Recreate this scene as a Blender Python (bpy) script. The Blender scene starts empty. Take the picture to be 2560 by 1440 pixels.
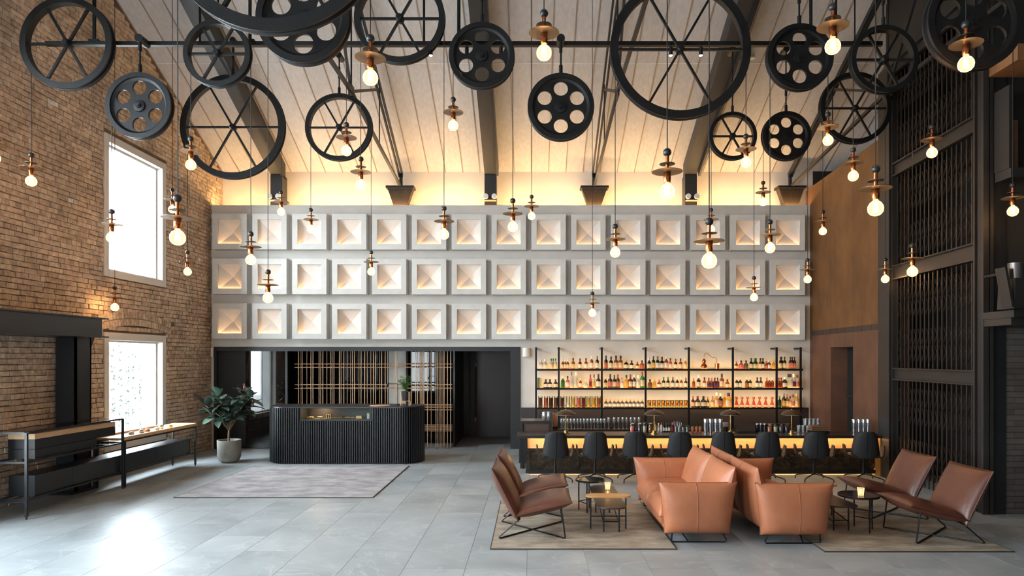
import bpy, bmesh, math, random
from mathutils import Vector, Matrix, Euler
random.seed(7)
S = bpy.context.scene
COL = S.collection
PI = math.pi
# ------------------------------------------------------------------ camera, sky, exposure
HC, F, CX, CY = 2.05, 1707.0, 1330.0, 895.0        # camera height (m), focal length and principal point (px of 2560x1440)
cam = bpy.data.cameras.new('camera'); camo = bpy.data.objects.new('camera', cam); COL.objects.link(camo)
cam.sensor_width = 36; cam.lens = 36 * F / 2560
cam.shift_x = -(CX - 1280) / 2560; cam.shift_y = (CY - 720) / 2560
cam.clip_start = 0.05; cam.clip_end = 300
camo.location = (0, 0, HC); camo.rotation_euler = (PI / 2, 0, 0)
S.camera = camo
W = bpy.data.worlds.new('overcast_sky'); S.world = W; W.use_nodes = True
bg = W.node_tree.nodes['Background']; bg.inputs[0].default_value = (0.80, 0.92, 1.0, 1); bg.inputs[1].default_value = 27.0
S.view_settings.view_transform = 'Standard'; S.view_settings.look = 'None'
S.view_settings.exposure = 0.45; S.view_settings.gamma = 1.0; S.view_settings.use_curve_mapping = False
c = S.cycles
c.use_denoising = True; c.max_bounces = 9; c.diffuse_bounces = 5; c.glossy_bounces = 4; c.transmission_bounces = 6
c.transparent_max_bounces = 16; c.sample_clamp_indirect = 6.0; c.caustics_reflective = False; c.caustics_refractive = False
try: c.use_light_tree = True
except Exception: pass
WARM = (1.0, 0.56, 0.22)
# strengths of the lamps the place has
E_COVE, E_PANEL, E_SHELF, E_BAR, E_TOE, E_FIL, E_GLOBE = 80, 40, 3.5, 27, 18, 150, .6

def P(px, py, D):
    return Vector(((px - CX) / F * D, D, HC + (CY - py) / F * D))
def XZ(px, D): return (px - CX) / F * D
def ZZ(py, D): return HC + (CY - py) / F * D
def DF(py): return F * HC / (py - CY)

# ------------------------------------------------------------------ materials
def lin(c):
    return tuple(((x / 255) / 12.92 if x / 255 <= .04045 else ((x / 255 + .055) / 1.055) ** 2.4) for x in c) + (1,)
MATS = {}
class NT:
    def __init__(s, m): s.t = m.node_tree; s.n = s.t.nodes; s.l = s.t.links
    def add(s, typ, **kw):
        n = s.n.new(typ)
        for k, v in kw.items():
            if isinstance(k, str) and hasattr(n, k): setattr(n, k, v)
        return n
    def link(s, a, b): s.l.new(a, b)
def mat(name, col, rough=.5, metal=0.0, var=0.0, scale=4.0, bump=0.0, bscale=60.0, col2=None, stretch=None, spec=.5, coat=0.0, rnd=0.0, sheen=0):
    if name in MATS: return MATS[name]
    m = bpy.data.materials.new(name); m.use_nodes = True; MATS[name] = m
    t = NT(m); b = t.n['Principled BSDF']
    b.inputs['Base Color'].default_value = lin(col); b.inputs['Roughness'].default_value = rough
    b.inputs['Metallic'].default_value = metal; b.inputs['Specular IOR Level'].default_value = spec
    if coat: b.inputs['Coat Weight'].default_value = coat; b.inputs['Coat Roughness'].default_value = .1
    if sheen: b.inputs['Sheen Weight'].default_value = sheen
    geo = t.add('ShaderNodeNewGeometry')
    vec = geo.outputs['Position']
    if stretch:
        mp = t.add('ShaderNodeMapping'); mp.inputs['Scale'].default_value = stretch
        t.link(vec, mp.inputs['Vector']); vec = mp.outputs[0]
    if var or col2:
        nz = t.add('ShaderNodeTexNoise'); nz.inputs['Scale'].default_value = scale; nz.inputs['Detail'].default_value = 6
        nz.inputs['Roughness'].default_value = .6
        t.link(vec, nz.inputs['Vector'])
        rmp = t.add('ShaderNodeValToRGB')
        a = lin(col); d = lin(col2) if col2 else tuple(x * (1 - var) for x in a[:3]) + (1,)
        rmp.color_ramp.elements[0].position = .36; rmp.color_ramp.elements[1].position = .66
        rmp.color_ramp.elements[0].color = d; rmp.color_ramp.elements[1].color = a
        t.link(nz.outputs['Fac'], rmp.inputs['Fac'])
        out = rmp.outputs['Color']
        if rnd:
            oi = t.add('ShaderNodeObjectInfo'); mr = t.add('ShaderNodeMapRange')
            mr.inputs['To Min'].default_value = 1 - rnd; mr.inputs['To Max'].default_value = 1 + rnd
            t.link(oi.outputs['Random'], mr.inputs['Value'])
            hs = t.add('ShaderNodeHueSaturation'); t.link(out, hs.inputs['Color']); t.link(mr.outputs[0], hs.inputs['Value']); out = hs.outputs[0]
        t.link(out, b.inputs['Base Color'])
    if bump:
        nb = t.add('ShaderNodeTexNoise'); nb.inputs['Scale'].default_value = bscale; nb.inputs['Detail'].default_value = 4
        t.link(vec, nb.inputs['Vector'])
        bp = t.add('ShaderNodeBump'); bp.inputs['Strength'].default_value = bump; bp.inputs['Distance'].default_value = .02
        t.link(nb.outputs['Fac'], bp.inputs['Height']); t.link(bp.outputs[0], b.inputs['Normal'])
    return m
def emit(name, col, strength):
    if name in MATS: return MATS[name]
    m = bpy.data.materials.new(name); m.use_nodes = True; MATS[name] = m
    t = NT(m); t.n.remove(t.n['Principled BSDF'])
    e = t.add('ShaderNodeEmission'); e.inputs[0].default_value = tuple(col) + (1,); e.inputs[1].default_value = strength
    t.link(e.outputs[0], t.n['Material Output'].inputs[0]); return m
def clear(name, col=(255, 255, 255), gloss=.12, rough=.02, tint=None, em=0, ecol=WARM, painted_shine=0):
    if name in MATS: return MATS[name]
    m = bpy.data.materials.new(name); m.use_nodes = True; MATS[name] = m
    t = NT(m); t.n.remove(t.n['Principled BSDF'])
    tr = t.add('ShaderNodeBsdfTransparent'); tr.inputs[0].default_value = lin(tint or col)
    gl = t.add('ShaderNodeBsdfGlossy'); gl.inputs['Color'].default_value = lin(col); gl.inputs['Roughness'].default_value = rough
    lw = t.add('ShaderNodeLayerWeight'); lw.inputs[0].default_value = gloss
    mx = t.add('ShaderNodeMixShader'); t.link(lw.outputs['Fresnel'], mx.inputs[0])
    t.link(tr.outputs[0], mx.inputs[1]); t.link(gl.outputs[0], mx.inputs[2]); out = mx.outputs[0]
    if painted_shine:
        df = t.add('ShaderNodeBsdfDiffuse'); df.inputs[0].default_value = (.9, .9, .9, 1); m3 = t.add('ShaderNodeMixShader'); m3.inputs[0].default_value = painted_shine  # diffuse white mixed in to stand for bright highlights on the glass
        t.link(out, m3.inputs[1]); t.link(df.outputs[0], m3.inputs[2]); out = m3.outputs[0]
    if em:
        e = t.add('ShaderNodeEmission'); e.inputs[0].default_value = tuple(ecol) + (1,); e.inputs[1].default_value = em
        ad = t.add('ShaderNodeAddShader'); t.link(out, ad.inputs[0]); t.link(e.outputs[0], ad.inputs[1]); out = ad.outputs[0]
    t.link(out, t.n['Material Output'].inputs[0]); return m
def liquid(name, col, tl=.5, rough=.12):
    """bottle glass and paper that let light through"""
    if name in MATS: return MATS[name]
    m = bpy.data.materials.new(name); m.use_nodes = True; MATS[name] = m
    t = NT(m); b = t.n['Principled BSDF']; b.inputs['Base Color'].default_value = lin(col); b.inputs['Roughness'].default_value = rough
    tr = t.add('ShaderNodeBsdfTranslucent'); tr.inputs[0].default_value = lin(col)
    mx = t.add('ShaderNodeMixShader'); mx.inputs[0].default_value = tl
    t.link(b.outputs[0], mx.inputs[1]); t.link(tr.outputs[0], mx.inputs[2]); t.link(mx.outputs[0], t.n['Material Output'].inputs[0]); return m
def brick_mat(name, cols, rough=.9):
    m = bpy.data.materials.new(name); m.use_nodes = True; MATS[name] = m
    t = NT(m); b = t.n['Principled BSDF']; b.inputs['Roughness'].default_value = rough; b.inputs['Specular IOR Level'].default_value = .2
    geo = t.add('ShaderNodeNewGeometry'); oi = t.add('ShaderNodeObjectInfo')
    ad = t.add('ShaderNodeMath', operation='ADD'); t.link(geo.outputs['Random Per Island'], ad.inputs[0]); t.link(oi.outputs['Random'], ad.inputs[1])
    fr = t.add('ShaderNodeMath', operation='FRACT'); t.link(ad.outputs[0], fr.inputs[0])
    r = t.add('ShaderNodeValToRGB'); r.color_ramp.interpolation = 'LINEAR'
    els = r.color_ramp.elements
    for i, cc in enumerate(cols):
        p = i / (len(cols) - 1)
        if i == 0: els[0].position = 0; els[0].color = lin(cc)
        elif i == len(cols) - 1: els[1].position = 1; els[1].color = lin(cc)
        else: e = els.new(p); e.color = lin(cc)
    t.link(fr.outputs[0], r.inputs[0])
    nz = t.add('ShaderNodeTexNoise'); nz.inputs['Scale'].default_value = 14; nz.inputs['Detail'].default_value = 6; t.link(geo.outputs['Position'], nz.inputs['Vector'])
    big = t.add('ShaderNodeTexNoise'); big.inputs['Scale'].default_value = 1.3; big.inputs['Detail'].default_value = 3; t.link(geo.outputs['Position'], big.inputs['Vector'])
    mr = t.add('ShaderNodeMapRange'); mr.inputs['From Min'].default_value = .3; mr.inputs['From Max'].default_value = .7
    mr.inputs['To Min'].default_value = .66; mr.inputs['To Max'].default_value = 1.25; t.link(nz.outputs['Fac'], mr.inputs[0])
    mb_ = t.add('ShaderNodeMapRange'); mb_.inputs['From Min'].default_value = .3; mb_.inputs['From Max'].default_value = .7
    mb_.inputs['To Min'].default_value = .75; mb_.inputs['To Max'].default_value = 1.15; t.link(big.outputs['Fac'], mb_.inputs[0])
    mu = t.add('ShaderNodeMath', operation='MULTIPLY'); t.link(mr.outputs[0], mu.inputs[0]); t.link(mb_.outputs[0], mu.inputs[1])
    hs = t.add('ShaderNodeHueSaturation'); hs.inputs['Saturation'].default_value = .68; t.link(r.outputs[0], hs.inputs['Color']); t.link(mu.outputs[0], hs.inputs['Value'])
    t.link(hs.outputs[0], b.inputs['Base Color'])
    bp = t.add('ShaderNodeBump'); bp.inputs['Strength'].default_value = .6; bp.inputs['Distance'].default_value = .01
    t.link(nz.outputs['Fac'], bp.inputs['Height']); t.link(bp.outputs[0], b.inputs['Normal'])
    return m
def stone_tile_mat(name, c1, c2, vein, rough, vscale=1.3, vein_amt=.5):
    m = bpy.data.materials.new(name); m.use_nodes = True; MATS[name] = m
    t = NT(m); b = t.n['Principled BSDF']; b.inputs['Roughness'].default_value = rough
    geo = t.add('ShaderNodeNewGeometry'); oi = t.add('ShaderNodeObjectInfo')
    sc = t.add('ShaderNodeMath', operation='MULTIPLY'); sc.inputs[1].default_value = 37; t.link(oi.outputs['Random'], sc.inputs[0])
    vm = t.add('ShaderNodeVectorMath', operation='ADD'); t.link(geo.outputs['Position'], vm.inputs[0]); t.link(sc.outputs[0], vm.inputs[1])
    nz = t.add('ShaderNodeTexNoise'); nz.inputs['Scale'].default_value = vscale; nz.inputs['Detail'].default_value = 8; nz.inputs['Roughness'].default_value = .62
    nz.inputs['Distortion'].default_value = .6
    t.link(vm.outputs[0], nz.inputs['Vector'])
    r = t.add('ShaderNodeValToRGB'); r.color_ramp.elements[0].position = .33; r.color_ramp.elements[1].position = .68
    r.color_ramp.elements[0].color = lin(c1); r.color_ramp.elements[1].color = lin(c2); t.link(nz.outputs['Fac'], r.inputs[0])
    # thin pale veins where a warped noise crosses its middle value
    n2 = t.add('ShaderNodeTexNoise'); n2.inputs['Scale'].default_value = vscale * .9; n2.inputs['Detail'].default_value = 5; n2.inputs['Distortion'].default_value = 1.6
    t.link(vm.outputs[0], n2.inputs['Vector'])
    s1 = t.add('ShaderNodeMath', operation='SUBTRACT'); s1.inputs[1].default_value = .5; t.link(n2.outputs['Fac'], s1.inputs[0])
    ab = t.add('ShaderNodeMath', operation='ABSOLUTE'); t.link(s1.outputs[0], ab.inputs[0])
    mr = t.add('ShaderNodeMapRange'); mr.inputs['From Min'].default_value = 0; mr.inputs['From Max'].default_value = .012
    mr.inputs['To Min'].default_value = vein_amt; mr.inputs['To Max'].default_value = 0; t.link(ab.outputs[0], mr.inputs[0])
    mx = t.add('ShaderNodeMix', data_type='RGBA'); t.link(mr.outputs[0], mx.inputs[0]); t.link(r.outputs[0], mx.inputs[6]); mx.inputs[7].default_value = lin(vein)
    hs = t.add('ShaderNodeHueSaturation'); m2 = t.add('ShaderNodeMapRange'); m2.inputs['To Min'].default_value = .96; m2.inputs['To Max'].default_value = 1.03
    t.link(oi.outputs['Random'], m2.inputs[0]); t.link(m2.outputs[0], hs.inputs['Value']); t.link(mx.outputs[2], hs.inputs['Color'])
    t.link(hs.outputs[0], b.inputs['Base Color'])
    rr = t.add('ShaderNodeMapRange'); rr.inputs['To Min'].default_value = rough - .07; rr.inputs['To Max'].default_value = rough + .1
    t.link(nz.outputs['Fac'], rr.inputs[0]); t.link(rr.outputs[0], b.inputs['Roughness'])
    return m

M_STEEL = mat('black_painted_steel', (38, 39, 41), .45, .3, var=.25, scale=3, bump=.05)
M_STEELD = mat('grey_painted_steel', (50, 47, 45), .5, .3, var=.3, scale=2)
M_RAFT = mat('dark_rafter_paint', (52, 50, 49), .5, .1, var=.2, scale=2)
M_IRON = mat('black_cast_iron', (19, 19, 20), .5, .4, var=.3, scale=6, bump=.1)
M_GATE = mat('bronzed_gate_steel', (66, 58, 52), .45, .5, var=.3, scale=5)
M_CABLE = mat('black_cable', (20, 20, 20), .6)
M_BALL = mat('charcoal_ball', (38, 38, 40), .35)
M_COPPER = mat('copper_tube', (205, 120, 70), .22, .95, var=.15, scale=30)
M_DISC = mat('bronze_disc', (96, 88, 78), .35, .7, var=.1, scale=10)
M_CONC = mat('pale_concrete', (200, 197, 192), .75, var=.12, scale=1.4, bump=.05, bscale=40, col2=(188, 186, 181))
M_CONC2 = mat('pale_concrete_panel', (212, 210, 205), .7, scale=4, bump=.04, bscale=50, col2=(203, 201, 196), rnd=.05)
M_PLASTER = mat('white_plaster', (212, 204, 196), .8, var=.08, scale=2, bump=.03)
M_ROOF = mat('pale_ceiling_board', (202, 198, 196), .6, scale=3, col2=(188, 184, 182), stretch=(6, .5, 6), rnd=.05)
M_MORT = mat('grey_brown_mortar', (120, 100, 82), .95, var=.3, scale=5, bump=.2)  # mortar colour darkened to paint the shadow in the joints
M_FLOORB = mat('floor_grout', (128, 130, 130), .6)
M_FLOOR = stone_tile_mat('grey_stone_tile', (138, 146, 149), (168, 175, 178), (198, 203, 204), .36, 1.1, .35)
M_RUST = mat('rusted_steel_sheet', (124, 86, 46), .55, .3, scale=1.6, bump=.05, bscale=30, col2=(98, 66, 36), stretch=(1, 1, .8), rnd=.06)
M_RUST2 = mat('red_rusted_steel_sheet', (108, 74, 55), .6, .2, scale=1.8, bump=.05, bscale=30, col2=(88, 59, 45), rnd=.06)
M_DARK = mat('black_panel', (16, 17, 20), .35)
M_VOID = mat('unlit_room_black', (14, 13, 13), .9)  # near-black colour stands in for the darkness of unlit spaces
M_MIRROR = mat('smoked_glass', (9, 10, 12), .03, 0, spec=.6)
M_MIRROR2 = mat('dim_smoked_glass', (8, 8, 10), .04, 0, spec=.2)
M_BRASS = mat('brushed_brass', (186, 152, 118), .5, .3, var=.1, scale=20)
M_GOLD = mat('polished_brass', (222, 180, 104), .18, .95)
M_DESK = mat('black_desk_slat', (26, 28, 31), .4)
M_DESKB = mat('black_desk_core', (4, 4, 5), .7)
M_SATIN = mat('satin_black_cabinet', (15, 18, 23), .4)
M_OAK = mat('pale_oak', (216, 178, 134), .5, scale=2.5, col2=(202, 162, 118), stretch=(14, 1.2, 14))
M_OAKX = mat('honey_oak', (214, 160, 96), .45, scale=2.5, col2=(196, 140, 78), stretch=(1.2, 14, 14))
M_MARB = stone_tile_mat('dark_brown_marble', (18, 16, 13), (52, 42, 31), (120, 104, 84), .16, 4.5, .35)
M_ONYX = mat('honey_onyx', (232, 188, 136), .4, scale=5, col2=(214, 166, 112), stretch=(.5, 1, 3))
M_TOP = mat('dark_bronze_counter', (52, 45, 42), .28, .2)
M_TAN = mat('tan_leather', (178, 112, 78), .4, scale=2.5, col2=(164, 100, 68), bump=.12, bscale=14)
M_BRN = mat('brown_leather', (96, 55, 41), .33, scale=2.5, col2=(82, 46, 35), bump=.12, bscale=14)
M_BRNP = mat('brown_leather_piping', (70, 38, 27), .5)
M_TANP = mat('tan_leather_piping', (150, 88, 58), .5)
M_WIRE = mat('blackened_steel_wire', (34, 34, 36), .35, .6)
M_FAB = mat('charcoal_upholstery', (20, 21, 23), .7, bump=.1, bscale=200)
M_RUG = mat('grey_mottled_rug', (180, 177, 178), .95, scale=3.5, col2=(142, 140, 143), bump=.4, bscale=120, stretch=(.8, 1.3, 1), spec=.1)
M_RUG2 = mat('taupe_mottled_rug', (184, 172, 156), .95, scale=3.5, col2=(138, 127, 112), bump=.4, bscale=120, stretch=(.7, 1.5, 1), spec=.1)
M_RUGE = mat('dark_rug_binding', (58, 52, 48), .9)
M_LEAF = mat('dark_green_leaf', (66, 84, 72), .28, scale=5, col2=(40, 58, 50), rnd=.5)
M_LEAF2 = mat('fresh_green_leaf', (74, 120, 52), .45, scale=5, col2=(56, 96, 42), rnd=.35)
M_BARK = mat('brown_stem', (118, 92, 68), .8, var=.3, scale=20)
M_POT = mat('grey_concrete_pot', (142, 140, 132), .8, scale=5, col2=(118, 117, 110), bump=.15, bscale=30)
M_SOIL = mat('dark_soil', (46, 36, 28), .95, bump=.4, bscale=50)
M_WHITE = mat('white_paint', (226, 226, 224), .5)
M_WFRAME = mat('white_window_frame', (212, 208, 202), .5, var=.04, scale=3)
M_SILVER = mat('polished_steel', (205, 208, 212), .18, .95)
M_TILE = mat('dark_wall_tile', (88, 82, 76), .4, scale=3, col2=(74, 69, 64), rnd=.15)
M_TILEG = mat('dark_grout', (30, 28, 26), .9)
M_PANE = clear('window_pane', gloss=.06)
M_GLASS = clear('thin_glass', gloss=.25, tint=(246, 250, 250))
M_BULB = clear('lit_bulb_glass', gloss=.15, tint=(255, 236, 205), em=E_GLOBE, ecol=(1.0, .66, .36))
M_FIL = emit('glowing_filament', (1.0, .63, .32), E_FIL)
M_LED = emit('warm_cove_led', (1.0, .62, .27), E_COVE)
M_LEDP = emit('warm_panel_led', (1.0, .52, .22), E_PANEL)
M_LEDS = emit('backlit_shelf', (1.0, .60, .22), E_SHELF)
M_LEDU = emit('added_shelf_led', (1.0, .64, .30), 30)  # for the extra strips added to brighten the bottles
M_LEDB = emit('warm_bar_led', (1.0, .60, .28), E_BAR)
M_LEDT = emit('warm_toe_led', (1.0, .52, .20), E_TOE)
M_BRICK = brick_mat('reclaimed_brick', [(206, 174, 134), (170, 136, 106), (214, 180, 136), (92, 82, 76), (184, 150, 116), (208, 176, 134), (150, 110, 88), (222, 190, 146), (206, 170, 126), (124, 104, 92), (196, 160, 122), (180, 146, 112)])

# ------------------------------------------------------------------ mesh helpers
class MB:
    def __init__(s): s.v = []; s.f = []
    def add(s, vs, fs):
        o = len(s.v); s.v += [Vector(p) for p in vs]; s.f += [tuple(i + o for i in f) for f in fs]; return s
    def box(s, a, b):
        x0, y0, z0 = [min(a[i], b[i]) for i in range(3)]; x1, y1, z1 = [max(a[i], b[i]) for i in range(3)]
        return s.add([(x0, y0, z0), (x1, y0, z0), (x1, y1, z0), (x0, y1, z0), (x0, y0, z1), (x1, y0, z1), (x1, y1, z1), (x0, y1, z1)],
                     [(0, 3, 2, 1), (4, 5, 6, 7), (0, 1, 5, 4), (1, 2, 6, 5), (2, 3, 7, 6), (3, 0, 4, 7)])
    def obox(s, M, size):
        t = MB().box([-x / 2 for x in size], [x / 2 for x in size]); return s.add([M @ p for p in t.v], t.f)
    def bar(s, p, q, w, h, up=(0, 0, 1)):
        """box beam from p to q, w across, h along up"""
        p, q = Vector(p), Vector(q); d = (q - p).normalized(); up = Vector(up)
        side = d.cross(up)
        if side.length < 1e-4: side = d.cross(Vector((0, 1, 0)))
        side.normalize(); u = side.cross(d).normalized()
        vs = [c + side * (a * w / 2) + u * (b * h / 2) for c in (p, q) for a, b in ((-1, -1), (1, -1), (1, 1), (-1, 1))]
        return s.add(vs, [(0, 1, 2, 3), (7, 6, 5, 4), (0, 4, 5, 1), (1, 5, 6, 2), (2, 6, 7, 3), (3, 7, 4, 0)])
    def cyl(s, p, q, r0, r1=None, n=12, caps=True):
        p, q = Vector(p), Vector(q); r1 = r0 if r1 is None else r1
        d = (q - p).normalized(); a = d.orthogonal().normalized(); b = d.cross(a)
        vs = []
        for c, r in ((p, r0), (q, r1)):
            vs += [c + (a * math.cos(2 * PI * i / n) + b * math.sin(2 * PI * i / n)) * r for i in range(n)]
        fs = [(i, (i + 1) % n, n + (i + 1) % n, n + i) for i in range(n)]
        if caps: fs += [tuple(range(n - 1, -1, -1)), tuple(range(n, 2 * n))]
        return s.add(vs, fs)
    def tube(s, pts, r, n=8, closed=False):
        pts = [Vector(p) for p in pts]; m = len(pts); vs = []
        ref = None
        for i, p in enumerate(pts):
            if closed: d = (pts[(i + 1) % m] - pts[i - 1]).normalized()
            else: d = (pts[min(i + 1, m - 1)] - pts[max(i - 1, 0)]).normalized()
            if ref is None: ref = d.orthogonal().normalized()
            a = (ref - d * ref.dot(d))
            a = a.normalized() if a.length > 1e-5 else d.orthogonal().normalized(); ref = a; b = d.cross(a)
            rr = r[i] if isinstance(r, (list, tuple)) else r
            vs += [p + (a * math.cos(2 * PI * k / n) + b * math.sin(2 * PI * k / n)) * rr for k in range(n)]
        fs = []
        for i in range(m if closed else m - 1):
            j = (i + 1) % m
            fs += [(i * n + k, i * n + (k + 1) % n, j * n + (k + 1) % n, j * n + k) for k in range(n)]
        if not closed: fs += [tuple(range(n - 1, -1, -1)), tuple((m - 1) * n + k for k in range(n))]
        return s.add(vs, fs)
    def lathe(s, prof, n=24, c=(0, 0, 0), axis='z', closed=False):
        vs = []; c = Vector(c)
        for r, h in prof:
            for k in range(n):
                a = 2 * PI * k / n; x, y = r * math.cos(a), r * math.sin(a)
                vs.append(c + Vector((x, y, h) if axis == 'z' else (x, -h, y)))
        m = len(prof); fs = []
        for i in range(m if closed else m - 1):
            j = (i + 1) % m
            fs += [(i * n + k, i * n + (k + 1) % n, j * n + (k + 1) % n, j * n + k) for k in range(n)]
        if not closed:
            if prof[0][0] > 1e-6: fs.append(tuple(range(n - 1, -1, -1)))
            if prof[-1][0] > 1e-6: fs.append(tuple((m - 1) * n + k for k in range(n)))
        return s.add(vs, fs)
    def prism(s, poly, h0, h1, f=lambda a, b, h: (a, b, h)):
        n = len(poly); vs = [f(a, b, h0) for a, b in poly] + [f(a, b, h1) for a, b in poly]
        fs = [(i, (i + 1) % n, n + (i + 1) % n, n + i) for i in range(n)] + [tuple(range(n - 1, -1, -1)), tuple(range(n, 2 * n))]
        return s.add(vs, fs)
    def pillow(s, M, w, h, T, k=.04, n=14, a=3.0, e=.55, bias=0.0, taper=0.0):
        for sg in (1, -1):
            vs = []; fs = []
            for i in range(n + 1):
                for j in range(n + 1):
                    u, v = math.sin((i / n - .5) * PI), math.sin((j / n - .5) * PI)
                    x = w / 2 * u * (1 - k * (1 - v ** 4)) * (1 + taper * v); y = h / 2 * v * (1 - k * (1 - u ** 4))
                    z = sg * T / 2 * max(0, (1 - abs(u) ** a) * (1 - abs(v) ** a)) ** e * (1 - bias * v)
                    vs.append(M @ Vector((x, y, z)))
            for i in range(n):
                for j in range(n):
                    q = (i * (n + 1) + j, (i + 1) * (n + 1) + j, (i + 1) * (n + 1) + j + 1, i * (n + 1) + j + 1)
                    fs.append(q if sg > 0 else q[::-1])
            s.add(vs, fs)
        return s
    def seamline(s, M, w, h, T, u, sg, k=.04, a=3.0, e=.55, bias=0.0, taper=0.0, r=.004, n=16):
        pts = []
        for i in range(n + 1):
            v = math.sin((i / n - .5) * PI) * .995
            pts.append(M @ Vector((w / 2 * u * (1 - k * (1 - v ** 4)) * (1 + taper * v), h / 2 * v * (1 - k * (1 - u ** 4)), sg * T / 2 * max(0, (1 - abs(u) ** a) * (1 - abs(v) ** a)) ** e * (1 - bias * v))))
        return s.tube(pts, r, 6)
    def rim(s, M, w, h, k=.04, r=.008, n=14, taper=0.0):
        pts = []
        for side in range(4):
            for i in range(n):
                t = math.sin((i / n - .5) * PI)
                u, v = [(t, -1), (1, t), (-t, 1), (-1, -t)][side]
                pts.append(M @ Vector((w / 2 * u * (1 - k * (1 - v ** 4)) * (1 + taper * v), h / 2 * v * (1 - k * (1 - u ** 4)), 0)))
        return s.tube(pts, r, 6, True)
    def mesh(s, name, m, smooth=False, bevel=0, ang=40, merge=False):
        me = bpy.data.meshes.new(name); me.from_pydata([tuple(p) for p in s.v], [], s.f)
        bm = bmesh.new(); bm.from_mesh(me)
        if merge: bmesh.ops.remove_doubles(bm, verts=bm.verts, dist=1e-5)
        if bevel: bmesh.ops.bevel(bm, geom=list(bm.edges), offset=bevel, segments=2, affect='EDGES', profile=.6)
        bmesh.ops.recalc_face_normals(bm, faces=bm.faces)
        bm.to_mesh(me); bm.free()
        if m: me.materials.append(m)
        if smooth:
            me.polygons.foreach_set('use_smooth', [True] * len(me.polygons))
            try: me.set_sharp_from_angle(angle=math.radians(ang))
            except Exception: pass
        return me
    def build(s, name, m, parent=None, world=False, **kw):
        if world and parent:
            o = Vector((0, 0, 0)); p = parent
            while p: o += p.location; p = p.parent
            s.v = [p_ - o for p_ in s.v]
        return link(name, s.mesh(name, m, **kw), parent)
def link(name, me, parent=None, loc=None):
    o = bpy.data.objects.new(name, me); COL.objects.link(o)
    if parent: o.parent = parent
    if loc is not None: o.location = loc
    return o
def tag(o, label=None, cat=None, group=None, kind=None):
    if label: o['label'] = label
    if cat: o['category'] = cat
    if group: o['group'] = group
    if kind: o['kind'] = kind
    return o
def thing(name, label, cat, loc=(0, 0, 0), rz=0, group=None):
    o = bpy.data.objects.new(name, None); o.empty_display_size = .1; COL.objects.link(o)
    o.location = loc; o.rotation_euler = (0, 0, rz); return tag(o, label, cat, group)
def struct(name, mb, m, **kw):
    o = mb.build(name, m, **kw); o['kind'] = 'structure'; return o
def copy_tree(o, parent=None):
    c_ = o.copy(); COL.objects.link(c_); c_.parent = parent
    for ch in list(o.children): copy_tree(ch, c_)
    return c_
ORD = ['first', 'second', 'third', 'fourth', 'fifth', 'sixth', 'seventh', 'eighth', 'ninth', 'tenth', 'eleventh', 'twelfth', 'thirteenth', 'fourteenth', 'fifteenth', 'sixteenth', 'seventeenth', 'eighteenth', 'nineteenth', 'twentieth', 'twenty-first', 'twenty-second', 'twenty-third', 'twenty-fourth']
def TM(loc, x, y):
    """matrix with local x, y axes given (z = normal)"""
    x = Vector(x).normalized(); y = Vector(y).normalized(); z = x.cross(y).normalized()
    M = Matrix((x, y, z)).transposed().to_4x4(); M.translation = Vector(loc); return M

# ================================================================== THE SETTING
XL, YB, YU = -7.25, 15.42, 16.0            # left brick wall, panelled wall, wall above the ledge
ZE, SL = 6.41, 0.463                       # eave height, roof pitch
RIDGE = 6.0
def roof(y): return ZE + SL * (YU - y) if y > RIDGE else ZE + SL * (YU - RIDGE) - SL * (RIDGE - y)
XR = 9.0
# floor: slab and stone tiles
floor = struct('floor', MB().box((XL - .4, -4, -.3), (XR, 18.2, -.004)), M_FLOORB)
tw, tl = .6, 1.2
tile_me = MB().box((-tw / 2 + .0015, -tl / 2 + .0015, -.02), (tw / 2 - .0015, tl / 2 - .0015, 0)).mesh('floor_tile', M_FLOOR, bevel=.0012)
nx = 0
for i in range(26):
    x = XL + .3 + i * tw
    for j in range(10):
        y = 15.0 + .6 - j * tl - (.6 if i % 2 else 0) + 0.05
        if y < 5.4 or y > 16.4: continue
        lo, hi = XZ(-120, y + .6), XZ(2700, y + .6)
        if x < lo - .3 or x > hi + .3 or x > 8.7: continue
        if y > 15.3 and (x < -7 or x > -.2): continue
        link('floor_tile', tile_me, floor, (x, y, 0))
near = struct('floor_near', MB().box((XL, -4, -.02), (XR, 5.4, -.0005)), M_FLOOR)

# left brick wall with window openings (two visible, the nearer unseen ones added for daylight)
WIN = [(y, y + 1.95, z0, z1) for y in (11.55, 5.9, 3.3, .7) for z0, z1 in ((.45, 2.49), (3.44, 5.88))]
wl = MB(); TW = .42
ys = [-4, .7, 2.65, 3.3, 5.25, 5.9, 7.85, 11.55, 13.5, YU + .5]
for a, b in zip(ys[:-1], ys[1:]):
    spans = [(w[2], w[3]) for w in WIN if abs(w[0] - a) < .01]
    z = 0
    segs = []
    for z0, z1 in spans: segs.append((z, z0)); z = z1
    for z0, z1 in segs: wl.box((XL - TW, a, z0), (XL - .012, b, z1))
    # top piece follows the roof
    def col(ya, yb):
        wl.prism([(ya, z), (yb, z), (yb, roof(yb) + .2), (ya, roof(ya) + .2)], XL - TW, XL - .012, lambda p, q, h: (h, p, q))
    if a < RIDGE < b: col(a, RIDGE); col(RIDGE, b)
    else: col(a, b)
wall_left = struct('wall_left', wl, M_MORT)
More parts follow.
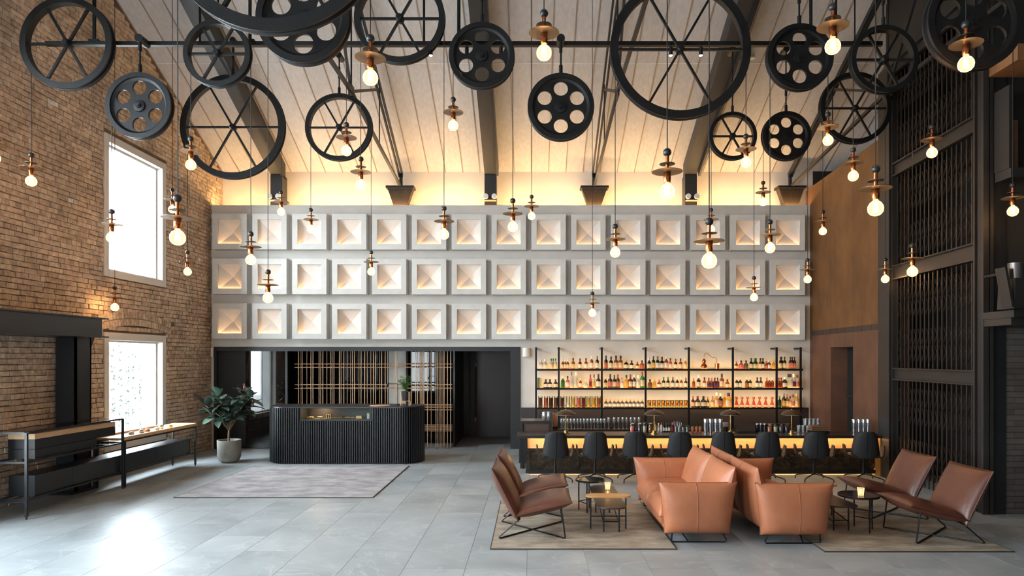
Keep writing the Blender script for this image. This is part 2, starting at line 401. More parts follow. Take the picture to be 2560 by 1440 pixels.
# bricks, proud of the mortar
cands = []
CH, BL = .0815, .236
def in_open(y0, y1, z0, z1):
    for w in WIN:
        if y1 > w[0] - .01 and y0 < w[1] + .01 and z1 > w[2] - .01 and z0 < w[3] + .01: return True
    return False
AY, AZ, AR0, AR1 = 12.52, 2.64 - 4.7, 4.7, 4.95   # shallow relieving arch over the low window
def in_arch(y, z):
    r = math.hypot(y - AY, z - AZ); return AR0 + .01 < r < AR1 - .01 and z > 2.5 and abs(y - AY) < 1.2
row = 0; z = .006
while z < 9.2:
    y = 8.6 + random.uniform(-.1, .02) + (BL / 2 if row % 2 else 0)
    hdr = row % 4 == 3
    while y < YU + .3:
        L = (BL if not hdr else BL / 2) * random.uniform(.9, 1.08)
        z1 = z + CH - .011
        # split at openings so bricks run up to the jambs
        y0, y1 = y, y + L - .011
        if not in_open(y0, y1, z, z1) and not in_arch((y0 + y1) / 2, (z + z1) / 2) and z1 < roof(y1) - .02:
            cands.append((y0, y1, z + random.uniform(-.004, .004), z1 + random.uniform(-.004, .004)))
        else:
            for w in WIN[:2]:
                if z1 > w[2] and z < w[3]:
                    if y0 < w[0] - .05 < y1: cands.append((y0, w[0] - .012, z, z1))
                    if y0 < w[1] + .05 < y1: cands.append((w[1] + .012, y1, z, z1))
        y += L
    z += CH; row += 1
def vis(b):
    y, zz = (b[0] + b[1]) / 2, (b[2] + b[3]) / 2
    px = CX + F * (XL) / y; py = CY - F * (zz - HC) / y
    return -20 < px and -20 < py < 1300
def area(b):
    y = (b[0] + b[1]) / 2; return (b[1] - b[0]) * (b[3] - b[2]) / y ** 3
vs_ = sorted([b for b in cands if vis(b)], key=area, reverse=True)
big, rest = vs_[:300], vs_[300:]
for b in big:
    d = random.uniform(.002, .02)
    t = MB().box((XL - .03, b[0], b[2]), (XL + d, b[1], b[3])).build('brick', M_BRICK, wall_left, bevel=.004)
rb = MB()
for b in rest: rb.box((XL - .03, b[0], b[2]), (XL + random.uniform(.002, .02), b[1], b[3]))
na = 29
for k in range(na * 2):
    ra, rb_ = ((AR0, AR0 + .118) if k < na else (AR0 + .128, AR1)); kk = k % na + (.5 if k >= na else 0)
    a0 = PI / 2 - .245 + .49 * kk / na + .0011; a1 = PI / 2 - .245 + .49 * (kk + 1) / na - .0011
    poly = [(AY + r * math.cos(a), AZ + r * math.sin(a)) for r, a in ((ra, a0), (ra, a1), (rb_, a1), (rb_, a0))]
    rb.prism(poly, XL - .03, XL + random.uniform(.022, .028), lambda p, q, h: (h, p, q))
tag(rb.build('brickwork', M_BRICK, wall_left), kind='stuff')
# windows
for i, w in enumerate(WIN):
    f = MB(); e = .13; x0, x1 = XL - .12, XL + .02
    f.box((x0, w[0], w[2]), (x1, w[0] + e, w[3])); f.box((x0, w[1] - e, w[2]), (x1, w[1], w[3]))
    f.box((x0, w[0] + e, w[3] - e), (x1, w[1] - e, w[3])); f.box((x0, w[0] + e, w[2]), (x1, w[1] - e, w[2] + e))
    g = .035; xa, xb = XL - .15, XL - .1
    wo = struct('window_%d' % (i + 1), f, M_WFRAME, bevel=.006)
    s_ = MB(); a, b, z0, z1 = w[0] + e, w[1] - e, w[2] + e, w[3] - e
    s_.box((xa, a, z0), (xb, a + g, z1)); s_.box((xa, b - g, z0), (xb, b, z1)); s_.box((xa, a + g, z1 - g), (xb, b - g, z1)); s_.box((xa, a + g, z0), (xb, b - g, z0 + g))
    s_.build('sash', M_WFRAME, wo)
    rv = MB(); x0, x1 = XL - TW - .01, XL - .12
    rv.box((x0, w[0], w[2]), (x1, w[0] + .06, w[3])); rv.box((x0, w[1] - .06, w[2]), (x1, w[1], w[3])); rv.box((x0, w[0] + .06, w[3] - .06), (x1, w[1] - .06, w[3])); rv.box((x0, w[0] + .06, w[2]), (x1, w[1] - .06, w[2] + .06))
    rv.build('reveal', M_WHITE, wo)
    MB().box((XL - .128, a + g, z0 + g), (XL - .122, b - g, z1 - g)).build('pane', M_PANE, wo)
    # daylight portal
    ld = bpy.data.lights.new('daylight_portal', 'AREA'); ld.shape = 'RECTANGLE'; ld.size = z1 - z0; ld.size_y = b - a
    lo = bpy.data.objects.new('daylight_portal', ld); COL.objects.link(lo); ld.cycles.is_portal = True
    lo.location = (XL - .3, (a + b) / 2, (z0 + z1) / 2); lo.rotation_euler = (0, -PI / 2, 0)

# panelled wall with the reception opening, ledge, wall above
OX0, OX1, OZ = XZ(536, YB), XZ(1301, YB), ZZ(868, YB)
XC = XZ(2025, YB)                        # corner with the rusted wall
wb = MB()
wb.box((XL, YB, OZ), (XC, YU, 5.47)); wb.box((OX1, YB, 0), (XC, YU, OZ)); wb.box((XL, YB, 0), (OX0, YU, OZ))
wall_back = struct('wall_back', wb, M_CONC, )
struct('wall_upper', MB().box((XL - .3, YU, 5.3), (XC + .3, YU + .3, ZE + .25)), M_PLASTER)
struct('wall_side_back', MB().box((XC + .3, YU - .02, 0), (XR, YU + .3, ZE + .25)), M_STEELD)
# recessed pyramid panels, each with a light slot behind its lower lip
pw, ph, pp = .765, .79, .21
ow, oh, th, uc = .53, .545, .03, .035
fm = MB()
def ring(mb, w0, h0, w1, h1, y, y2=None):
    y2 = y if y2 is None else y2
    o = [(-w0 / 2, y, -h0 / 2), (w0 / 2, y, -h0 / 2), (w0 / 2, y, h0 / 2), (-w0 / 2, y, h0 / 2)]
    i_ = [(-w1 / 2, y2, -h1 / 2), (w1 / 2, y2, -h1 / 2), (w1 / 2, y2, h1 / 2), (-w1 / 2, y2, h1 / 2)]
    mb.add(o + i_, [(k, (k + 1) % 4, 4 + (k + 1) % 4, 4 + k) for k in range(4)])
ring(fm, pw, ph, ow, oh, -pp); ring(fm, pw, ph, pw, ph, -pp, 0); ring(fm, ow, oh, ow, oh, -pp, -pp + th)
ring(fm, ow, oh, ow + 2 * uc, oh + 2 * uc, -pp + th)
fm_me = fm.mesh('panel', M_CONC2, merge=True)
ins = MB(); bw, bh = ow + 2 * uc, oh + 2 * uc; yb_ = -pp + th
ins.add([(-bw / 2, yb_, -bh / 2), (bw / 2, yb_, -bh / 2), (bw / 2, yb_, bh / 2), (-bw / 2, yb_, bh / 2), (-bw / 2, yb_ + .03, -bh / 2), (bw / 2, yb_ + .03, -bh / 2), (bw / 2, yb_ + .03, bh / 2), (-bw / 2, yb_ + .03, bh / 2), (0, -.012, 0)],
        [(0, 1, 5, 4), (1, 2, 6, 5), (2, 3, 7, 6), (3, 0, 4, 7), (4, 5, 8), (5, 6, 8), (6, 7, 8), (7, 4, 8)])
ins_me = ins.mesh('inset', M_CONC2)
led_me = MB().box((-ow / 2, yb_ + .002, -bh / 2 + .004), (ow / 2, yb_ + .012, -bh / 2 + .012)).mesh('light_strip', M_LEDP)
for r_ in range(3):
    for c_ in range(15):
        Dp = YB - pp
        x = XZ(530.8 + 43 + 99.7 * c_, Dp); zc = ZZ(534 + 44.5 + 112 * r_ + c_ * .2, Dp)
        p = link('panel', fm_me, wall_back, (x, YB, zc)); link('inset', ins_me, p); link('light_strip', led_me, p)
# cove strip behind the ledge lip
lip = struct('trim_1', MB().box((XL, YB - .005, 5.47), (XC, YB + .06, 5.5)), M_CONC)
cv = MB().box((XL + .1, YB + .12, 5.471), (XC - .1, YB + .16, 5.485)).build('cove_light', M_LED)
tag(cv, 'long warm light strip hidden on the ledge above the panelled wall', 'light')

# roof: boards on the slope above the bar, plain slab elsewhere
rs = MB()
for ya, yb2 in ((-4, RIDGE), (RIDGE, YU + .3)):
    rs.prism([(ya, roof(ya) + .02), (yb2, roof(yb2) + .02), (yb2, roof(yb2) + .25), (ya, roof(ya) + .25)], XL - .3, XR, lambda p, q, h: (h, p, q))
ceiling = struct('ceiling', rs, M_ROOF)
bwid = .402
for i in range(41):
    x0 = XL + i * bwid
    for ya, yb2 in ((9.6, 13.16), (13.17, YU)):
        bd = MB()
        bd.prism([(ya, roof(ya)), (yb2, roof(yb2)), (yb2, roof(yb2) + .03), (ya, roof(ya) + .03)], x0 + .006, x0 + bwid - .006, lambda p, q, h: (h, p, q))
        bd.build('ceiling_board', M_ROOF, ceiling, bevel=.004)
    sd = MB(); sd.prism([(9.6, roof(9.6) - .014), (YU, roof(YU) - .014), (YU, roof(YU) + .01), (9.6, roof(9.6) + .01)], x0 - .009, x0 + .009, lambda p, q, h: (h, p, q))
    sd.build('seam_batten', mat('brown_seam', (150, 132, 116), .6), ceiling)
js = MB().box((XL, 13.15, roof(13.15) - .008), (XR, 13.18, roof(13.17) + .01)).build('joint_strip', M_WHITE, ceiling)
# outer walls out of view
wr = MB().prism([(-4, 0), (YU + .3, 0), (YU + .3, ZE), (RIDGE, roof(RIDGE)), (-4, roof(-4))], XR, XR + .2, lambda p, q, h: (h, p, q))
struct('wall_right', wr, M_VOID)
FW = (-6.8, -5.2, .1, 3.4)        # unseen glazing added behind the camera to let daylight in
struct('wall_front', MB().box((XL - .4, -4.2, 0), (FW[0], -4, roof(-4) + .2)).box((FW[1], -4.2, 0), (XR, -4, roof(-4) + .2)).box((FW[0], -4.2, FW[3]), (FW[1], -4, roof(-4) + .2)), M_PLASTER)
wf = struct('window_15', MB().box((FW[0], -4.12, FW[2] - .1), (FW[1], -4.06, FW[2])).box((FW[0], -4.12, FW[3] - .08), (FW[1], -4.06, FW[3])), M_STEEL)
for k in range(3):
    x = FW[0] + (FW[1] - FW[0]) * k / 2
    MB().box((x - .04, -4.12, 0), (x + .04, -4.06, FW[3])).build('mullion', M_STEEL, wf)
    if k < 2: MB().box((x + .04, -4.1, FW[2]), (x + (FW[1] - FW[0]) / 2 - .04, -4.09, FW[3] - .08)).build('pane', M_PANE, wf)
ld = bpy.data.lights.new('daylight_portal', 'AREA'); ld.shape = 'RECTANGLE'; ld.size = FW[1] - FW[0]; ld.size_y = FW[3] - FW[2]; ld.cycles.is_portal = True
lo = bpy.data.objects.new('daylight_portal', ld); COL.objects.link(lo); lo.location = ((FW[0] + FW[1]) / 2, -4.25, (FW[2] + FW[3]) / 2); lo.rotation_euler = (PI / 2, 0, 0)

# rusted steel wall on the right: local frame along the wall, t metres from the back corner
RW = Vector((XC, YB, 0)); RD = Vector((-.05, -1, 0)).normalized(); RN = Vector((1, -.05, 0)).normalized()   # RN points away from the hall
def R(t, d, z): return RW + RD * t + RN * d + Vector((0, 0, z))
def rbox(mb, t0, t1, d0, d1, z0, z1):
    vs = [R(t, d, z) for z in (z0, z1) for t, d in ((t0, d0), (t1, d0), (t1, d1), (t0, d1))]
    return mb.add(vs, [(0, 3, 2, 1), (4, 5, 6, 7), (0, 1, 5, 4), (1, 2, 6, 5), (2, 3, 7, 6), (3, 0, 4, 7)])
T1, DT0, DT1, DZ = 3.5, 1.207, 2.316, 2.27
rw = MB(); rbox(rw, -.3, DT0, .01, .34, 0, 5.88); rbox(rw, DT1, T1 + .3, .01, .34, 0, 5.88); rbox(rw, DT0, DT1, .01, .34, DZ, 5.88)
wall_rust = struct('wall_rust', rw, M_RUST2)
for a, b in ((0, DT0), (DT0, DT1), (DT1, T1)):
    zt = 2.66
    rbox(MB(), a + .003, b - .003, 0, .012, zt, 5.9).build('steel_panel', M_RUST, wall_rust)
    z0 = DZ if a == DT0 else 0
    rbox(MB(), a + .003, b - .003, 0, .012, z0, zt - .12).build('steel_panel', M_RUST2, wall_rust)
for k in range(9):
    rbox(MB(), .03 + k * .385, .03 + k * .385 + .36, .004, .012, 2.55, 2.65).build('vent_slot', mat('dark_vent', (58, 44, 34), .7), wall_rust)
rbox(MB(), DT0, DT1, .34, .36, 0, DZ).build('doorway_back', M_VOID, wall_rust)  # near-black sheet painting the unlit depth of the doorway
rbox(MB(), DT0 + .02, DT1 - .02, .3, .335, 1.25, 1.3).build('shelf', M_STEELD, wall_rust)
# wine-room behind the gates, darkness put in as near-black walls
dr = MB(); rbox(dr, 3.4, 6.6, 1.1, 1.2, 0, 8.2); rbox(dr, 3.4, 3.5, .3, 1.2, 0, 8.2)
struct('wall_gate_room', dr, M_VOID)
# steel posts and rails framing the gates
sf = MB(); rbox(sf, 3.5, 3.9, -.06, -.03, 0, 7.0); rbox(sf, 3.62, 3.66, -.03, .25, 0, 7.0); rbox(sf, 3.9, 3.94, -.02, .1, 0, 7.0)
struct('trim_2', sf, M_STEELD)
sf = MB(); rbox(sf, 6.27, 6.31, -.05, .2, 0, 8.0); rbox(sf, 6.31, 6.5, .04, .08, 0, 8.0); rbox(sf, 6.46, 6.5, -.05, .02, 0, 8.0)
struct('trim_3', sf, M_STEELD)
sf = MB(); 
for z0, z1 in ((1.68, 1.885), (3.36, 3.6), (5.09, 5.31), (6.8, 7.0)):
    rbox(sf, 3.94, 6.27, .02, .04, z0, z1); rbox(sf, 3.94, 6.27, -.04, .06, z0, z0 + .02); rbox(sf, 3.94, 6.27, -.04, .06, z1 - .02, z1)
struct('trim_4', sf, M_STEELD)
rbox(MB(), 3.5, 7.2, .0, .1, 7.0, 9.3)
g4 = MB(); rbox(g4, 3.4, 7.2, .12, .25, 7.0, 9.2); struct('wall_gable', g4, M_STEELD)
BAYS = [(.04, 1.68, 'lowest'), (1.885, 3.36, 'second'), (3.6, 5.09, 'third'), (5.31, 6.8, 'topmost')]
for z0, z1, nm in BAYS:
    g = thing('folding_gate', 'dark folding lattice gate, %s of four stacked between the steel posts' % nm, 'gate', R(3.95, .05, z0), 0, 'stacked folding gates')
    n = 18
    for k in range(n + 1):
        t = 3.97 + (6.2 - 3.97) * k / n
        b = MB(); rbox(b, t - .011, t + .011, .045, .06, z0, z1); b.build('gate_bar', M_GATE, g, world=True)
    lt = MB()
    for fz in (.16, .34, .66, .84):
        zz = z0 + (z1 - z0) * fz; hh = (z1 - z0) * .085
        for k in range(n):
            t0 = 3.97 + (6.2 - 3.97) * k / n; t1 = 3.97 + (6.2 - 3.97) * (k + 1) / n
            lt.bar(R(t0, .07, zz - hh), R(t1, .07, zz + hh), .006, .016, RN); lt.bar(R(t0, .078, zz + hh), R(t1, .078, zz - hh), .006, .016, RN)
    tag(lt.build('lattice', M_GATE, g, world=True), kind='stuff')
# black end pier and dark tiled wall facing the hall
Yt = 8.95; Xp = XZ(2511, Yt)
struct('wall_pier', MB().box((5.93, Yt, 0), (Xp + .02, Yt + .14, 8.0)), M_STEEL)
tw_ = struct('wall_tiled', MB().box((Xp, Yt + .02, 0), (XR, Yt + .3, 8.0)), M_TILEG)
tme = MB().box((-.138, -.012, -.036), (.138, .02, .036)).mesh('wall_tile', M_TILE, bevel=.003)
for r_ in range(33):
    for k in range(5):
        x = Xp + .14 + k * .28 - (.14 if r_ % 2 else 0)
        link('wall_tile', tme, tw_, (x, Yt + .02, .04 + r_ * .0765))
gs = struct('trim_5', MB().box((XZ(2500, 8.6), 8.35, 2.55), (XR, Yt + .02, 2.64)).box((XZ(2503, 8.6), 8.42, 2.46), (XR, Yt + .02, 2.55)), M_STEELD)
tup = MB()
gl = struct('trim_6', MB().box((XZ(2514, 8.7), 8.6, 4.33), (XR, 8.9, 4.45)).box((XZ(2512, 8.7), 8.62, 4.45), (XZ(2520, 8.7), 8.9, 5.5)), M_STEELD)
struct('trim_7', MB().box((XZ(2518, 8.7), 8.75, 4.46), (XZ(2552, 8.7), 8.93, 5.1)), mat('brown_shutter', (96, 66, 42), .6, var=.2))
struct('trim_8', MB().box((XZ(2516, 8.6), 8.4, 5.72), (XR, 8.93, 5.92)), mat('brown_wood_beam', (140, 96, 58), .6, var=.2))

# rafters
for k, px in enumerate((703, 1228, 1720)):
    X = XZ(px, 15.85); w = .27
    rf = MB(); ya, yb2 = 6.2, 15.75
    lab = ('left', 'middle', 'right')[k]
    o = thing('rafter', 'broad dark painted rafter, %s of the three running up the roof' % lab, 'beam', (X, 15.75, 5.5), 0, 'broad dark rafters')
    rf.prism([(ya, roof(ya) - .38), (yb2, roof(yb2) - .38), (yb2, roof(yb2) - .01), (ya, roof(ya) - .01)], X - w / 2, X + w / 2, lambda p, q, h: (h, p, q))
    rf.build('rafter_beam', M_RAFT, o, world=True)
    MB().box((X - w / 2, 15.55, 5.475), (X + w / 2, 15.85, roof(15.7) - .33)).build('post', M_RAFT, o, world=True)
    MB().bar((X + w / 2 + .03, 15.5, roof(15.5) - .34), (X + w / 2 + .03, 9.0, roof(9) - .34), .05, .3, (0, SL, 1)).build('side_plate', M_STEEL, o, world=True)
    # emergency lamp on the post
    e = thing('emergency_light', 'twin round emergency lamp on the post of the %s dark rafter' % lab, 'light', (X, 15.5, ZZ(500, 15.5)), 0, 'emergency lamps on the rafter posts')
    MB().box((-.09, -.06, -.005), (.09, .05, .10)).build('housing', M_STEEL, e)
    MB().box((-.13, -.07, -.02), (.13, .05, -.005)).build('tray', M_BRASS, e)
    for sx in (-1, 1):
        h = MB().lathe([(0, .075), (.058, .07), (.062, .03), (.05, 0), (0, -.01)], 18, (sx * .095, -.06, .06), 'y').build('lamp_head', mat('white_lamp_head', (236, 232, 224), .35), e, smooth=True)
# light trusses with corbels
for k, px in enumerate((1003, 1485, 1975)):
    X = (XZ(1003, 15.75), XZ(1485, 15.75), 5.94)[k]; Yc = 15.72
    lab = ('left', 'middle', 'right')[k]
    o = thing('truss', 'thin steel lattice truss, %s of the three under the pale roof' % lab, 'truss', (X, Yc, 5.95), 0, 'thin steel trusses')
    t0 = (Yc, 5.98); t1 = (11.4, 6.5); t2 = (7.2, 6.55)
    for sx in (-.035, .035):
        MB().bar((X + sx, Yc, 6.25), (X + sx, 9.0, roof(9) - .12), .03, .1, (0, SL, 1)).build('top_chord', M_STEEL, o, world=True)
    MB().bar((X, *t0), (X, *t1), .05, .06).build('bottom_chord', M_STEELD, o, world=True)
    MB().bar((X, *t1), (X, *t2), .05, .06).build('bottom_chord', M_STEELD, o, world=True)
    MB().bar((X, *t1), (X, 13.6, roof(13.6) - .12), .04, .05).build('strut', M_STEELD, o, world=True)
    MB().bar((X, *t1), (X, 9.3, roof(9.3) - .12), .04, .05).build('strut', M_STEELD, o, world=True)
    MB().cyl((X, 13.5, roof(13.5) - .1), (X, 13.5, 6.26), .012, n=8).build('hanger', M_STEEL, o, world=True)
    MB().cyl((X, 11.4, roof(11.4) - .1), (X, 11.4, 6.5), .014, n=8).build('hanger', M_STEEL, o, world=True)
    MB().box((X - .012, 11.25, 6.38), (X + .012, 11.55, 6.62)).build('gusset', M_STEEL, o, world=True)
    bl = MB()
    for dy in (-.1, 0, .1): bl.cyl((X - .03, 11.4 + dy, 6.5), (X + .03, 11.4 + dy, 6.5), .016, n=8)
    bl.build('bolts', M_STEEL, o, world=True)
    MB().cyl((X, Yc, 5.95), (X, Yc, 6.3), .04, n=10).build('pin', M_STEEL, o, world=True)
    c0 = thing('corbel', 'tapered riveted steel corbel carrying the %s thin truss' % lab, 'bracket', (X, Yc, 5.5), 0, 'riveted corbels')
    cb = MB(); wt, wb2, d = .58, .27, .2
    z1 = ZZ(470, 15.6); z0 = 5.49
    cb.prism([(X - wb2 / 2, z0), (X + wb2 / 2, z0), (X + wt / 2, z1), (X - wt / 2, z1)], Yc - d / 2, Yc + d / 2, lambda p, q, h: (p, h, q))
    cb.build('hopper', mat('brown_black_steel', (62, 50, 38), .5, .3, var=.3, scale=6), c0, world=True)
    MB().box((X - .32, Yc - .16, z1), (X + .32, Yc + .14, z1 + .05)).build('cap_plate', M_STEEL, c0, world=True)
    rv = MB()
    for q in range(6): rv.lathe([(0, .014), (.012, .006), (.014, 0)], 8, (X - .22 + .088 * q, Yc - d / 2, z1 - .06), 'y')
    rv.build('rivets', M_STEEL, c0, world=True)

# black steel portal frame against the brick wall
pf = thing('steel_portal', 'black steel beam and post standing against the brick wall', 'steel frame', (-6.95, 10.5, 0))
MB().box((-7.2, 10.33, 0), (-6.9, 10.36, 2.36)).box((-7.2, 10.66, 0), (-6.9, 10.69, 2.36)).box((-6.93, 10.33, 0), (-6.9, 10.69, 2.36)).build('post', M_SATIN, pf, world=True)
MB().box((-7.22, 10.2, 0), (-6.86, 10.8, .03)).build('foot_plate', M_SATIN, pf, world=True)
MB().box((-7.2, 7.0, 2.37), (-6.72, 10.85, 2.39)).build('lower_flange', M_SATIN, pf, world=True)
MB().box((-7.2, 7.0, 2.66), (-6.72, 10.85, 2.68)).build('upper_flange', M_SATIN, pf, world=True)
MB().box((-6.99, 7.0, 2.39), (-6.75, 10.72, 2.66)).build('web', M_SATIN, pf, world=True)
MB().prism([(10.69, 2.37), (10.69, 2.12), (10.6, 2.05), (10.82, 2.37)], -6.95, -6.93, lambda p, q, h: (h, p, q)).build('gusset', M_SATIN, pf, world=True)

# ------------------------------------------------------------------ outside: pale yard, fence, hedge
struct('yard_ground', MB().box((-30, -8, -.4), (XL - .42, 30, -.05)), mat('pale_paving', (190, 190, 186), .9, var=.1))
fe = thing('yard_fence', 'white slatted fence in the yard outside the windows', 'fence', (-9.0, 16.8, 0))
for k in range(36):
    y = 12.2 + k * .26
    MB().box((-9.01, y - .03, 0), (-8.99, y + .03, 2.35)).build('fence_slat', M_WHITE, fe, world=True)
MB().box((-9.05, 12.1, 1.9), (-9.02, 21.5, 1.98)).box((-9.05, 12.1, .25), (-9.02, 21.5, .33)).build('fence_rail', M_WHITE, fe, world=True)
hd = MB()
for k in range(2600):
    p = Vector((-10.2 + random.gauss(0, .3), random.uniform(12, 23), abs(random.gauss(1.2, .8))))
    M = Matrix.Translation(p) @ Euler((random.uniform(0, 6), random.uniform(0, 6), random.uniform(0, 6))).to_matrix().to_4x4()
    hd.add([M @ Vector(q) for q in ((-.06, 0, 0), (0, -.03, 0), (.06, 0, .01), (0, .03, 0))], [(0, 1, 2, 3)])
ho = hd.build('hedge', mat('darkened_hedge_leaf', (46, 52, 46), .8)); tag(ho, 'leafy green hedge behind the white yard fence', 'hedge', kind='stuff')  # leaf colour darkened so strong daylight does not bleach the hedge

# ------------------------------------------------------------------ reception recess
RB = 17.75
rc = MB(); rc.box((XL, YB + .02, OZ - .02), (OX1 + .6, RB + .3, OZ + .2)); struct('ceiling_recess', rc, M_VOID)
xs0, xs1 = XZ(1131, 15.6), XZ(1178, RB)
XG0 = XZ(722, 16.3)
struct('wall_recess_back', MB().box((XL, RB, 0), (XZ(1172, RB), RB + .3, OZ)).box((XZ(1279, RB), RB, 0), (OX1 + .6, RB + .3, OZ)).box((XZ(1172, RB), RB + .1, 0), (XZ(1279, RB), RB + .3, OZ)), M_DARK)
struct('wall_recess_left', MB().box((XL - .1, YB, 0), (XL, RB, OZ)), M_VOID)
struct('wall_recess_right', MB().box((OX1, YU, 0), (OX1 + .3, RB, OZ)), M_DARK)
struct('wall_screen_end', MB().box((xs0, 15.75, 0), (xs0 + .04, RB, OZ)), M_DARK)
# steel surround of the opening
struct('trim_9', MB().box((OX0, YB - .03, OZ - .09), (OX1, YB + .1, OZ + .01)), M_STEEL)
struct('trim_10', MB().box((XZ(1276, YB), YB - .03, 0), (OX1, YB + .1, OZ - .09)), M_STEEL)
struct('trim_11', MB().box((OX0, YB - .03, 0), (OX0 + .06, YB + .1, OZ - .09)), M_STEEL)
# fixed smoked-glass screens
gx = [OX0 + .06, XZ(612, YB), XZ(654, YB), XZ(714, YB)]
for i in range(3):
    struct('window_%d' % (11 + i), MB().box((gx[i] + .004, YB + .05, .01), (gx[i + 1] - .004, YB + .07, OZ - .09)), M_MIRROR if i else M_DARK)
struct('trim_12', MB().box((XZ(713, YB), YB + .0, 0), (XZ(718.5, YB), YB + .06, OZ - .09)), M_STEEL)
struct('window_14', MB().box((XZ(717, YB), 16.45, .01), (XZ(1135, 16.45) , 16.48, OZ - .05)), M_MIRROR2)
struct('trim_13', MB().box((XZ(975, 16.3), 16.15, 0), (XZ(1018, 16.3), 16.44, OZ - .02)), M_CONC2)
# bronze door
dr1 = struct('door_1', MB().box((XZ(1178, RB), RB - .06, .01), (XZ(1275, RB), RB, OZ - .06)), mat('dark_bronze_door', (46, 38, 37), .35, .4, var=.2, scale=1.5))
hx = XZ(1190, RB)
MB().cyl((hx, RB - .13, .45), (hx, RB - .13, 1.85), .018, n=10).build('door_handle', M_STEEL, dr1, smooth=True)
for z in (.42, 1.82): MB().cyl((hx, RB - .13, z), (hx, RB - .13, z + .1), .021, n=10).build('handle_ferrule', M_BRASS, dr1, smooth=True)
MB().box((XZ(1174, RB), RB - .08, 0), (XZ(1178, RB), RB, OZ - .02)).box((XZ(1275, RB), RB - .08, 0), (XZ(1279, RB), RB, OZ - .02)).build('door_frame', M_STEEL, dr1)
# brass rod screen
scr = thing('rod_screen', 'tall open screen of thin brass rods behind the reception desk', 'screen', (XZ(930, 15.7), 15.7, 0))
vf = [222, 300, 487, 530, 660, 740, 935, 975, 1090, 1185, 1370, 1410, 1550, 1625, 1810, 1855, 1985, 2060, 2275, 2310]
vb = [265, 400, 695, 825, 900, 1125, 1255, 1330, 1505, 1680, 1755, 1940, 2110]
front = [720 + v / 8.47 for v in vf] + [1000 + v / 4.8 for v in (190, 212, 243, 288, 330, 432, 455, 492, 530, 570, 608)]
back = [720 + v / 8.47 for v in vb] + [1000 + v / 4.8 for v in (140, 262, 277, 375, 475, 515)]
for grp, D in ((front, 15.58), (back, 15.86)):
    for k, px in enumerate(grp):
        x = XZ(px, D)
        pts = [(x, D, OZ - .06), (x, D, .05), (x, D - .02, .015), (x, D - .16, .012)] if D < 15.7 else [(x, D, OZ - .06), (x, D, .01)]
        MB().tube(pts, .0095, 6).build('brass_rod', M_BRASS, scr, world=True, smooth=True)
for py in (910, 918.5, 962, 971, 1013, 1019, 1025, 1064.6, 1069.5, 1073.5, 1077.5):
    for D, x0, x1 in ((15.6, 736, 1131), (15.84, 744, 1128)):
        if py > 1000 and D < 15.7: x0 = 1040
        if py > 1060: x0 = 1050
        z = ZZ(py, 15.6)
        MB().tube([(XZ(x0, 15.6), D, z), (XZ(x1, 15.6), D, z)], .0088, 6).build('brass_rod', M_BRASS, scr, world=True, smooth=True)

# wall lights beside the opening
for px, lab in ((1315.5, 'small white wall light between the dark doorway and the bottle shelves'), (530, 'small white wall light in the corner beside the brick wall')):
    w_ = .165 if px > 600 else .06
    o = thing('wall_light', lab, 'light', (XZ(px, YB - .05), YB - .05, ZZ(892, YB - .05)), 0, 'wall lights')
    MB().lathe([(w_ / 2, 0), (w_ / 2, .2), (w_ / 2 - .008, .2), (w_ / 2 - .008, 0)], 24, closed=True).build('shade', mat('white_metal_shade', (228, 220, 208), .5), o, smooth=True)
    MB().box((-w_ / 3, .03, .03), (w_ / 3, .05, .17)).build('back_plate', M_WHITE, o)

# ------------------------------------------------------------------ reception desk
dY0 = DF(1160); dx0, dx1 = XZ(661, dY0), XZ(1051, dY0); dZ = ZZ(1017, dY0); dep = .9
desk = thing('reception_desk', 'black fluted reception desk with rounded ends and glass display', 'desk', ((dx0 + dx1) / 2, dY0 + dep / 2, 0))
def rrect(x0, x1, y0, y1, r, n=10):
    pts = []
    for cx_, cy_, a0 in ((x1 - r, y0 + r, -PI / 2), (x1 - r, y1 - r, 0), (x0 + r, y1 - r, PI / 2), (x0 + r, y0 + r, PI)):
        pts += [(cx_ + r * math.cos(a0 + PI / 2 * k / n), cy_ + r * math.sin(a0 + PI / 2 * k / n)) for k in range(n + 1)]
    return pts
wx0, wx1, wz = XZ(750, dY0), XZ(929, dY0), ZZ(1048, dY0)
MB().prism(rrect(dx0 + .02, dx1 - .02, dY0 + .02, dY0 + dep, .38), .0, wz - .03).build('core', M_DESKB, desk, world=True)
lf = rrect(dx0 + .02, dx1 - .02, dY0 + .02, dY0 + dep, .38)
MB().prism([(wx1, dY0 + .02)] + [p for p in lf if p[0] > wx1] + [(wx1, dY0 + dep)], wz - .03, dZ - .03).build('core', M_DESKB, desk, world=True)
MB().prism([(wx0, dY0 + dep)] + [p for p in lf if p[0] < wx0] + [(wx0, dY0 + .02)], wz - .03, dZ - .03).build('core', M_DESKB, desk, world=True)
MB().box((wx0, dY0 + .5, wz - .03), (wx1, dY0 + dep, dZ - .03)).build('display_back', mat('dark_display_lining', (66, 54, 48), .5), desk, world=True)
MB().box((wx0, dY0 + .0, wz - .035), (wx1, dY0 + .52, wz)).build('display_shelf', M_STEELD, desk, world=True)
MB().box((wx0, dY0 + .0, wz), (wx0 + .02, dY0 + .5, dZ - .03)).build('display_cheek', M_STEELD, desk, world=True)
MB().box((wx1 - .02, dY0 + .0, wz), (wx1, dY0 + .5, dZ - .03)).build('display_cheek', M_STEELD, desk, world=True)
MB().box((wx0 + .02, dY0 + .003, wz), (wx1 - .02, dY0 + .009, dZ - .03)).build('display_glass', M_GLASS, desk, world=True)
MB().box((wx0 + .25, dY0 + .25, dZ - .042), (wx0 + .31, dY0 + .31, dZ - .034)).build('display_spotlight', emit('display_spot', (1, .72, .42), 220), desk, world=True)
